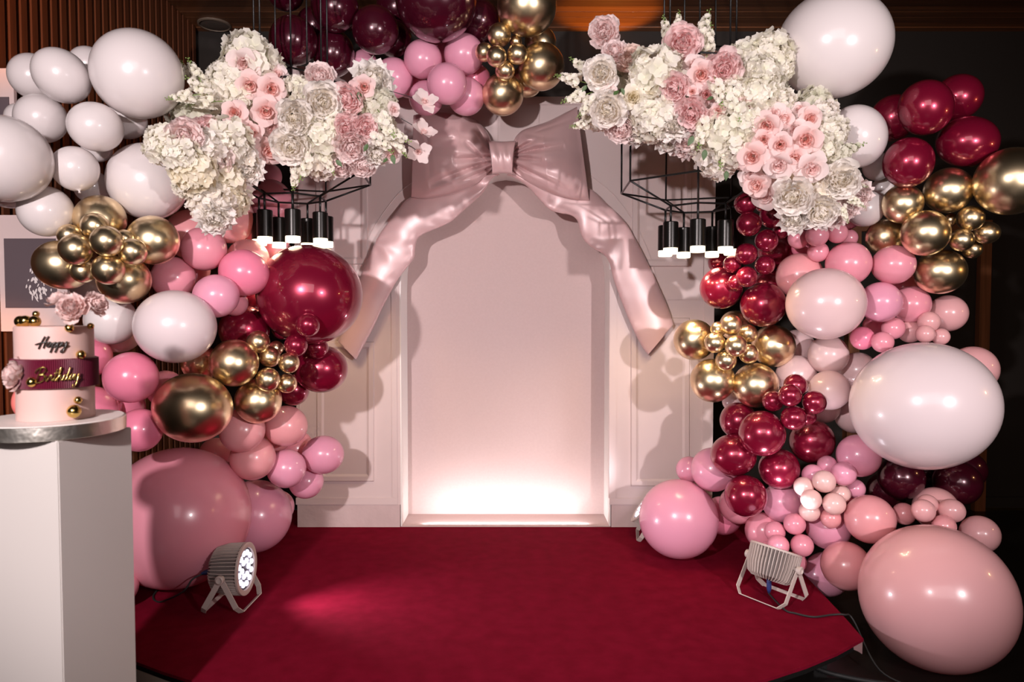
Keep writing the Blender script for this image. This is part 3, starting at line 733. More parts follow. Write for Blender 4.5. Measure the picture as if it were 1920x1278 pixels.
def sprig_stem(name, m, seed):
    rg = random.Random(seed); bm = bmesh.new()
    bm_tube(bm, [(0, 0, -.8), (.02, 0, 0), (0, .02, .8), (.02, .02, 1.3)], [.028, .024, .018, .012], 6)
    for i in range(8):
        u = .82+i*.07; ph = i*2.1; c = Vector((.10*math.cos(ph), .10*math.sin(ph), u)); r = .065*(1-i*.06)
        bm_lathe(bm, [(0, -r), (r*.8, -r*.5), (r, 0), (r*.6, r*.8), (0, r*1.2)], 7, Matrix.Translation(c))
    me = bpy.data.meshes.new(name); bmesh.ops.recalc_face_normals(bm, faces=bm.faces); bm.to_mesh(me); bm.free(); me.materials.append(m)
    me.polygons.foreach_set('use_smooth', [True]*len(me.polygons)); return me
PC = {  # outer, inner colour
 'w': ((.95, .91, .87), (.95, .86, .66)), 'p': ((.95, .75, .74), (.94, .50, .50)), 's': ((.95, .82, .80), (.94, .66, .63)),
 'r': ((.94, .73, .71), (.94, .52, .43)), 'c': ((.95, .91, .84), (.88, .88, .68)), 'y': ((.94, .89, .77), (.90, .80, .54)), 'g': ((.82, .79, .69), (.68, .70, .50)), 'a': ((.90, .74, .67), (.84, .55, .44)), 'e': ((.88, .70, .67), (.80, .50, .45))}
FM = {k: petal_mat('petal_'+{'w': 'white', 'p': 'pink', 's': 'pale_pink', 'r': 'peach', 'c': 'cream', 'y': 'ivory', 'g': 'greenish', 'a': 'apricot', 'e': 'cake_rose'}[k], *v) for k, v in PC.items()}
CACHE = {}
def cached(key, fn):
    if key not in CACHE: CACHE[key] = fn()
    return CACHE[key]
def put(name, me, parent, mtx):
    o = bpy.data.objects.new(name, me); COL.objects.link(o); o.parent = parent; o.matrix_local = mtx; return o
PET = {}
def flower(parent, kind, c, pos, r, face, roll=None, pets=True):
    roll = FR.uniform(0, 6.28) if roll is None else roll
    v = FR.randrange(3); q = parent.location
    mt = Matrix.Translation(Vector(pos)-q) @ basis(face) @ Matrix.Rotation(roll, 4, 'Z') @ Matrix.Scale(r, 4)
    m = FM[c]
    if kind == 'P':
        h = put('peony', cached(('P', c, v), lambda: peony_heart('peony', m, hash(c) % 7+v)), parent, mt @ Matrix.Scale(1.08, 4))
        for k in range(8):
            pme = cached(('Pp', c, k % 3), lambda: petal_mesh('peony_petal', m, 40+k, .74, .40, .40, .10, .34, .25, 0))
            put('petal', pme, h, pm(k*6.283/8+FR.uniform(-.2, .2), (.45 if k % 2 else .15)+FR.uniform(-.15, .15), .22, -.06))
    elif kind == 'K':   # ruffled carnation-like peony
        h = put('carnation', cached(('K', c, v), lambda: peony_heart('carnation', m, 90+v, .7)), parent, mt)
        for k in range(10):
            pme = cached(('Kp', c, k % 3), lambda: petal_mesh('carnation_petal', m, 60+k, .85, .34, .12, .15, .45, .3, 0, -.2))
            put('petal', pme, h, pm(k*6.283/10+FR.uniform(-.2, .2), .25+FR.uniform(-.2, .25), .10, -.02))
    elif kind == 'R':
        h = put('rose', cached(('R', c, v), lambda: rose_heart('rose', m, 20+v)), parent, mt)
        for k in range(6):
            pme = cached(('Rp', c, k % 3), lambda: petal_mesh('rose_petal', m, 30+k, .88, .50, .30, .55, .06, .30, 0, .12))
            put('petal', pme, h, pm(k*6.283/6+FR.uniform(-.25, .25), (.55 if k % 2 else .2)+FR.uniform(-.15, .15), .10, -.02))
    elif kind == 'H':
        h = put('hydrangea', cached(('H', c, v), lambda: hydrangea('hydrangea', m, 50+v)), parent, mt)
    elif kind == 'S':
        h = put('stock_sprig', cached(('S', c, v), lambda: sprig_florets('stock_sprig', m, 70+v)), parent, mt)
        put('stem', cached(('Ss', v), lambda: sprig_stem('sprig_stem', M_stem, 80+v)), h, Matrix.Identity(4))
    return h
LEAF = None
def leaf(parent, pos, r, face, up):
    global LEAF
    if LEAF is None:
        V, F, T = [], [], []
        for i in range(7):
            u = i/6; w_ = .26*math.sin(math.pi*u**.8)+.01
            for v in (-1, 0, 1): V.append(Vector((w_*v, u, .06*abs(v)-.25*u*u))); T.append(0)
        for i in range(6):
            for j in range(2): a = i*3+j; F.append((a, a+1, a+4, a+3))
        LEAF = mesh_of('leaf', V, F, T, M_green)
    y = Vector(up).normalized(); z = Vector(face); z = (z-y*z.dot(y)).normalized(); x = y.cross(z)
    mt = Matrix((x, y, z)).transposed().to_4x4()
    return put('leaf', LEAF, parent, Matrix.Translation(Vector(pos)-parent.location) @ mt @ Matrix.Scale(r, 4))
def axis_off(axis, x, y):
    best = None
    for (x0, y0, d0), (x1, y1, d1) in zip(axis, axis[1:]):
        dx, dy = x1-x0, y1-y0; t = max(0, min(1, ((x-x0)*dx+(y-y0)*dy)/(dx*dx+dy*dy)))
        px, py = x0+dx*t, y0+dy*t; dd = math.hypot(x-px, y-py)
        if best is None or dd < best[0]: best = (dd, x-px, y-py, d0+(d1-d0)*t)
    return best
def arrangement(label, axis, rows, cen, fill):
    loc = at(*cen); t = empty('floral_arrangement', loc, label, 'flowers')
    core = bmesh.new(); C3 = [at(x, y, d+.10) for x, y, d in axis]
    bm_tube(core, [p-loc for p in catmull(C3, 4)], [.06+.03*math.sin(math.pi*i/((len(C3)-1)*4)) for i in range((len(C3)-1)*4+1)], 10)
    from_bm('foam_core', core, mat('foam_green', (.10, .11, .06), .9), t, True)
    for row in rows:
        kind, c, x, y, r = row[:5]; ex = row[5:] if len(row) > 5 else ()
        dd, ox, oy, d0 = axis_off(axis, x, y)
        k = min(dd/95., 1.0); dz = ex[0] if len(ex) > 0 and ex[0] is not None else 0
        Y = d0 - .15*math.sqrt(1-k*k*.96) + dz
        p = at(x, y, Y); view = (Vector((0, 0, EYE))-p).normalized()
        if len(ex) > 1: fx, fy = ex[1]
        else: fx, fy = ox/75.*.9, oy/75.*.9
        face = view + Vector((fx, 0, -fy)); rr = r/FPX*Y
        if kind == 'S':
            up = Vector((fx, -.15, -fy)); up = up if up.length > .25 else Vector((0, -.3, 1))
            flower(t, 'S', c, p, rr, up)
        else:
            face.normalize(); flower(t, kind, c, p-face*rr*.25, rr*1.02, face)
    for (x, y, r, dz, c) in fill:
        dd, ox, oy, d0 = axis_off(axis, x, y); p = at(x, y, d0+dz)
        flower(t, 'H', c, p, r/FPX*p.y, Vector((ox/80., -1, -oy/80.)))
    return t
AL = [(330, 262, 3.02), (400, 235, 3.22), (470, 175, 3.36), (560, 215, 3.36), (660, 230, 3.38), (720, 240, 3.40)]
left_rows = [
 ('H', 'c', 470, 96, 52), ('H', 'c', 420, 142, 40), ('H', 'g', 498, 112, 36, .06), ('H', 'c', 452, 168, 36, .02),
 ('R', 's', 458, 120, 34, -.03, (-.1, .1)), ('R', 'r', 468, 160, 28, -.02, (0, .2)), ('R', 'r', 509, 167, 29, -.03, (.2, 0)), ('R', 'r', 440, 211, 27, -.02, (-.2, -.2)), ('R', 'r', 499, 209, 31, -.04, (0, .2)),
 ('R', 'r', 472, 247, 22, 0, (-.4, .2)), ('R', 'r', 506, 283, 32, -.03, (.1, .6)), ('R', 's', 512, 243, 25, .02), ('R', 's', 520, 140, 26, .06), ('R', 'r', 448, 268, 20, .02),
 ('P', 'w', 604, 190, 39, -.05, (.15, .1)), ('P', 'w', 553, 220, 38, -.06, (-.1, .2)), ('P', 'w', 545, 272, 40, -.04, (-.1, .3)), ('P', 's', 600, 145, 32, .03, (0, -.6)),
 ('P', 'p', 652, 185, 34, -.02, (-.5, .1)), ('R', 'r', 682, 163, 24, -.06, (-.1, .1)), ('K', 'w', 700, 152, 44, .03, (.4, -.5)), ('H', 'g', 708, 190, 36, .02), ('P', 'p', 652, 240, 31, -.03, (-.2, .2)), ('P', 'p', 683, 238, 27, -.04, (.3, .2)),
 ('P', 's', 660, 275, 36, -.02, (.1, .5)), ('H', 'c', 605, 262, 44, -.01), ('H', 'c', 628, 238, 34, 0), ('H', 'w', 600, 305, 40, .02),
 ('P', 's', 346, 252, 36, -.05, (-.1, .2)), ('P', 'p', 385, 240, 27, -.02, (.3, .3)), ('H', 'c', 425, 272, 50, -.03), ('H', 'w', 382, 286, 42, -.03), ('H', 'c', 308, 276, 40, 0), ('H', 'c', 340, 292, 36, -.02),
 ('P', 's', 398, 300, 40, .0, (-.4, .3)), ('H', 'w', 452, 300, 36, .0), ('K', 'w', 465, 318, 32, .0, (.3, .4)), ('H', 'y', 366, 330, 44, -.02), ('H', 'c', 358, 345, 34, .02), ('K', 's', 440, 345, 34, .01, (.2, .3)),
 ('H', 'y', 412, 350, 48, -.02), ('K', 'y', 445, 370, 30, .04, (.4, .3)), ('H', 'w', 400, 388, 44, .02), ('K', 'w', 403, 408, 38, .02, (0, .6)), ('H', 'y', 432, 388, 36, .03),
 ('S', 'c', 372, 145, 30, .0, (-.45, -.9)), ('S', 'c', 382, 172, 32, -.03, (-.6, -.5)), ('S', 'c', 352, 180, 30, -.03, (-1, .2)), ('S', 'c', 392, 192, 30, -.02, (-.5, .1)), ('S', 'c', 348, 140, 20, .02, (-.2, -1)), ('H', 'c', 398, 178, 30, .08),
 ('S', 'c', 580, 300, 34, -.04, (-.4, 1)), ('S', 'c', 556, 322, 28, -.05, (-.15, 1)), ('S', 'c', 612, 300, 26, -.03, (.5, .9)), ('S', 'c', 720, 225, 34, -.06, (.25, .4)), ('S', 'c', 735, 250, 32, -.06, (.8, .4)), ('S', 'c', 712, 262, 30, -.04, (.6, .6)), ('S', 'c', 745, 268, 26, -.03, (.6, .9)),
 ('K', 'w', 705, 288, 30, .0, (.2, .7)), ('P', 's', 680, 306, 30, .02, (.1, .9)), ('P', 's', 640, 305, 32, .03, (-.1, .9)), ('R', 's', 733, 290, 22, .0, (.4, .8)), ('R', 's', 690, 318, 18, .02, (.2, 1)), ('R', 's', 738, 205, 16, .0, (.6, -.2)), ('H', 'c', 565, 165, 30, .05)]
fillL = [(x, y, 44, .10, c) for x, y, c in ((450, 210, 'g'), (500, 220, 'g'), (560, 200, 'g'), (620, 210, 'g'), (670, 220, 'g'), (700, 250, 'g'), (590, 260, 'g'), (640, 270, 'g'), (380, 250, 'g'), (420, 310, 'y'), (470, 130, 'g'), (360, 215, 'g'), (400, 330, 'y'))]
fl = arrangement('cascading arrangement of white hydrangeas, peonies and peach roses on left chandelier', AL, left_rows, (560, 240, 3.40), fillL)
for (x, y, r, fx, fy) in ((672, 172, 18, .2, 1), (703, 262, 16, 1, .1), (690, 270, 16, -.6, .9), (735, 290, 18, .25, 1), (727, 297, 12, -.6, .4), (630, 300, 16, .8, .8)):
    p = at(x, y, 3.20); leaf(fl, p, r/FPX*3.2, (0, -1, .2), (fx, 0, -fy))
# three magnolia-like blooms on wires leaving the left arrangement
def wire_bloom(px, py, x0, y0, r, face, seed):
    Y = 3.36; p = at(px, py, Y); a = at(x0, y0, 3.30)
    h = put('orchid_bloom', cached(('O', seed), lambda: rose_heart('orchid_bloom', FM['s'], 95+seed)), fl, Matrix.Translation(p-fl.location) @ basis(face) @ Matrix.Scale(r*.55/FPX*Y, 4))
    for k in range(4):
        pme = cached(('Op', k % 2), lambda: petal_mesh('orchid_petal', FM['s'], 97+k, 1.9, .85, .22, .2, .1, .2, 0, .25))
        put('petal', pme, h, pm(k*1.57+.4+FR.uniform(-.3, .3), .35+FR.uniform(-.25, .3), .1))
    tube('wire_stem', [a-fl.location, (a+p)/2-fl.location+Vector((0, 0, .004)), p-fl.location], .0016, M_blackrub, fl, 6)
wire_bloom(795, 192, 730, 170, 27, (.3, -.8, .4), 1)
wire_bloom(793, 249, 752, 222, 26, (.5, -.6, .5), 2)
wire_bloom(784, 284, 758, 268, 25, (.2, -.9, -.2), 3)
AR = [(1110, 165, 3.40), (1200, 170, 3.38), (1300, 175, 3.33), (1400, 190, 3.28), (1460, 260, 3.26), (1530, 330, 3.26), (1560, 380, 3.30)]
right_rows = [
 ('P', 's', 1133, 60, 32, .05, (-.2, -.3)), ('P', 'w', 1127, 138, 35, -.06, (-.1, -.1)), ('P', 's', 1152, 97, 26, .05, (-.1, -.7)), ('P', 'a', 1183, 112, 30, .06, (-.2, -.4)), ('H', 'c', 1226, 140, 52, -.04, (0, 0)), ('H', 'c', 1248, 118, 36, .04),
 ('P', 'w', 1140, 205, 37, -.05, (-.2, .2)), ('H', 'c', 1225, 228, 46, -.03), ('K', 'w', 1262, 232, 36, -.03, (.1, .2)), ('R', 'y', 1187, 182, 27, -.03, (0, -.1)), ('R', 's', 1142, 172, 18, -.03, (.3, .3)), ('H', 'w', 1122, 222, 28, .04), ('P', 's', 1165, 238, 34, .01, (-.1, .7)), ('K', 'w', 1198, 246, 32, .02, (0, .8)), ('H', 'y', 1205, 190, 30, .0),
 ('P', 'p', 1280, 82, 38, -.02, (.05, -.1)), ('P', 'p', 1357, 128, 37, -.06, (.1, .1)), ('P', 'p', 1266, 165, 31, -.05, (-.6, .2)), ('P', 'p', 1297, 212, 35, -.05, (-.2, .3)), ('R', 'r', 1315, 140, 29, -.05, (.1, .1)), ('R', 's', 1300, 122, 24, .02, (-.2, -.4)), ('R', 'r', 1298, 172, 13, -.07, (0, 0)), ('R', 'r', 1346, 208, 17, -.05, (0, .2)), ('R', 'p', 1325, 178, 24, -.01, (0, 0)), ('R', 'r', 1395, 200, 22, -.02, (.1, .1)),
 ('H', 'c', 1447, 98, 46, -.01, (.2, -.4)), ('H', 'c', 1400, 98, 38, .03), ('H', 'c', 1430, 130, 38, -.02), ('H', 'c', 1462, 122, 34, .0, (.5, -.2)), ('H', 'c', 1425, 170, 38, -.04), ('H', 'c', 1462, 192, 32, .02, (.5, 0)), ('H', 'c', 1375, 172, 28, -.03), ('H', 'c', 1345, 250, 46, -.04, (0, .2)), ('H', 'c', 1388, 232, 40, -.03), ('H', 'w', 1345, 302, 42, .0, (-.1, .7)), ('H', 'c', 1372, 285, 38, -.03), ('H', 'c', 1310, 262, 32, .0, (-.3, .5)),
 ('R', 'r', 1437, 236, 29, -.06, (-.1, .1)), ('R', 's', 1452, 214, 26, -.02, (0, -.4)), ('R', 'r', 1471, 222, 20, -.03, (.2, 0)), ('R', 'r', 1519, 222, 25, -.05, (.3, 0)), ('R', 'r', 1511, 262, 33, -.08, (.05, .1)), ('R', 's', 1492, 245, 26, -.01, (-.1, -.2)), ('R', 'r', 1432, 262, 22, -.06, (0, 0)), ('R', 'r', 1463, 272, 25, -.07, (0, .1)), ('R', 'r', 1411, 294, 31, -.06, (-.15, .1)), ('R', 'r', 1490, 297, 26, -.06, (.2, .2)), ('R', 's', 1461, 310, 32, -.05, (-.1, .5)), ('R', 's', 1522, 316, 34, -.06, (.3, .4)), ('R', 'r', 1418, 347, 27, -.03, (-.2, .2)), ('R', 's', 1408, 330, 27, .0, (-.4, 0)), ('R', 'r', 1383, 298, 21, -.03, (-.4, .1)), ('R', 's', 1436, 368, 30, .0, (-.3, .5)), ('R', 'r', 1445, 300, 20, -.02, (0, .3)), ('R', 's', 1500, 205, 20, .0, (-.3, -.6)),
 ('H', 'g', 1530, 192, 36, .05, (.2, -.5)), ('H', 'w', 1548, 215, 30, .0, (.5, -.2)), ('H', 'c', 1562, 250, 34, -.01, (.5, 0)), ('H', 'c', 1545, 272, 30, -.02), ('S', 'g', 1578, 285, 34, .0, (1, -.35)), ('H', 'g', 1565, 300, 30, .02, (.4, .2)),
 ('P', 'w', 1577, 336, 39, -.06, (.25, .05)), ('P', 'w', 1487, 366, 40, -.06, (-.1, .3)), ('K', 'w', 1490, 408, 34, -.02, (-.2, .5)), ('P', 'w', 1537, 396, 36, -.04, (.1, .5)), ('K', 's', 1606, 368, 33, .02, (.6, .2)), ('H', 'w', 1540, 352, 32, .0), ('H', 'y', 1535, 372, 28, .0), ('K', 's', 1560, 408, 28, .03, (.3, .7)), ('K', 's', 1585, 392, 28, .03, (.5, .4)), ('H', 'y', 1500, 330, 28, .02),
 ('S', 'c', 1078, 150, 30, .0, (-1, -.2)), ('S', 'c', 1088, 180, 30, -.02, (-1, .35)), ('S', 'c', 1105, 195, 28, -.03, (-.5, .6)), ('S', 'c', 1098, 130, 28, .02, (-.8, -.5)), ('S', 'c', 1098, 232, 24, .02, (-.9, .2)),
 ('S', 'c', 1252, 66, 28, .04, (-.3, -1)), ('S', 'c', 1270, 50, 22, .05, (.1, -1)), ('S', 'c', 1316, 62, 34, .04, (.3, -1)), ('S', 'c', 1328, 85, 30, .04, (.1, -1)), ('S', 'c', 1345, 165, 32, -.06, (.1, .6)), ('S', 'c', 1372, 195, 32, -.06, (.2, .5)), ('S', 'c', 1318, 240, 34, -.07, (-.2, .8)), ('S', 'c', 1350, 275, 34, -.07, (0, 1)), ('S', 'c', 1600, 345, 20, .0, (.8, .2)), ('S', 'c', 1600, 375, 20, -.06, (.4, .3)), ('S', 'c', 1580, 395, 20, -.05, (.2, .6)),
 ('P', 's', 1290, 258, 32, .0, (-.1, .7)), ('K', 's', 1285, 276, 28, .02, (-.1, .9)), ('K', 'w', 1255, 262, 30, .01, (0, .8))]
fillR = [(x, y, 44, .10, c) for x, y, c in ((1160, 160, 'g'), (1215, 180, 'g'), (1270, 200, 'g'), (1320, 200, 'g'), (1380, 150, 'g'), (1440, 180, 'g'), (1360, 260, 'g'), (1480, 270, 'a'), (1450, 320, 'a'), (1500, 340, 'y'), (1540, 340, 'y'), (1390, 260, 'g'), (1310, 120, 'a'))]
fr = arrangement('cascading arrangement of pink peonies, peach roses and hydrangeas on right chandelier', AR, right_rows, (1300, 190, 3.35), fillR)
for (x, y, r, fx, fy) in ((1150, 178, 14, .8, -.7), (1100, 160, 14, -.4, .5), (1338, 182, 13, -1, .3), (1595, 372, 14, 1, .2), (1300, 255, 20, -.5, .9), (1322, 280, 20, -.1, 1), (1362, 320, 18, 0, 1), (1385, 225, 16, .3, 1), (1525, 385, 16, -.3, 1), (1165, 165, 14, .4, .8)):
    p = at(x, y, 3.12); leaf(fr, p, r/FPX*3.12, (0, -1, .2), (fx, 0, -fy))
q = fr.location
tube('wire_stem', [at(1136, 70, 3.48)-q, at(1146, 100, 3.50)-q, at(1165, 140, 3.46)-q], .0022, M_stem, fr, 6)
# roses on the cake
for (px, py, r, Y, face, c) in ((140, 580, 29, 2.06, (.05, -.9, .35), 'e'), (176, 572, 24, 2.10, (.8, -.3, .4), 'e'), (112, 566, 22, 2.13, (-.3, -.2, .9), 'e'), (38, 702, 31, 2.05, (-.6, -.7, .2), 'e')):
    p = at(px, py, Y); p2 = ck.location+(p-ck.location)/KS
    h = flower(ck, 'P', c, p2, r/FPX*Y*1.05/KS, face)
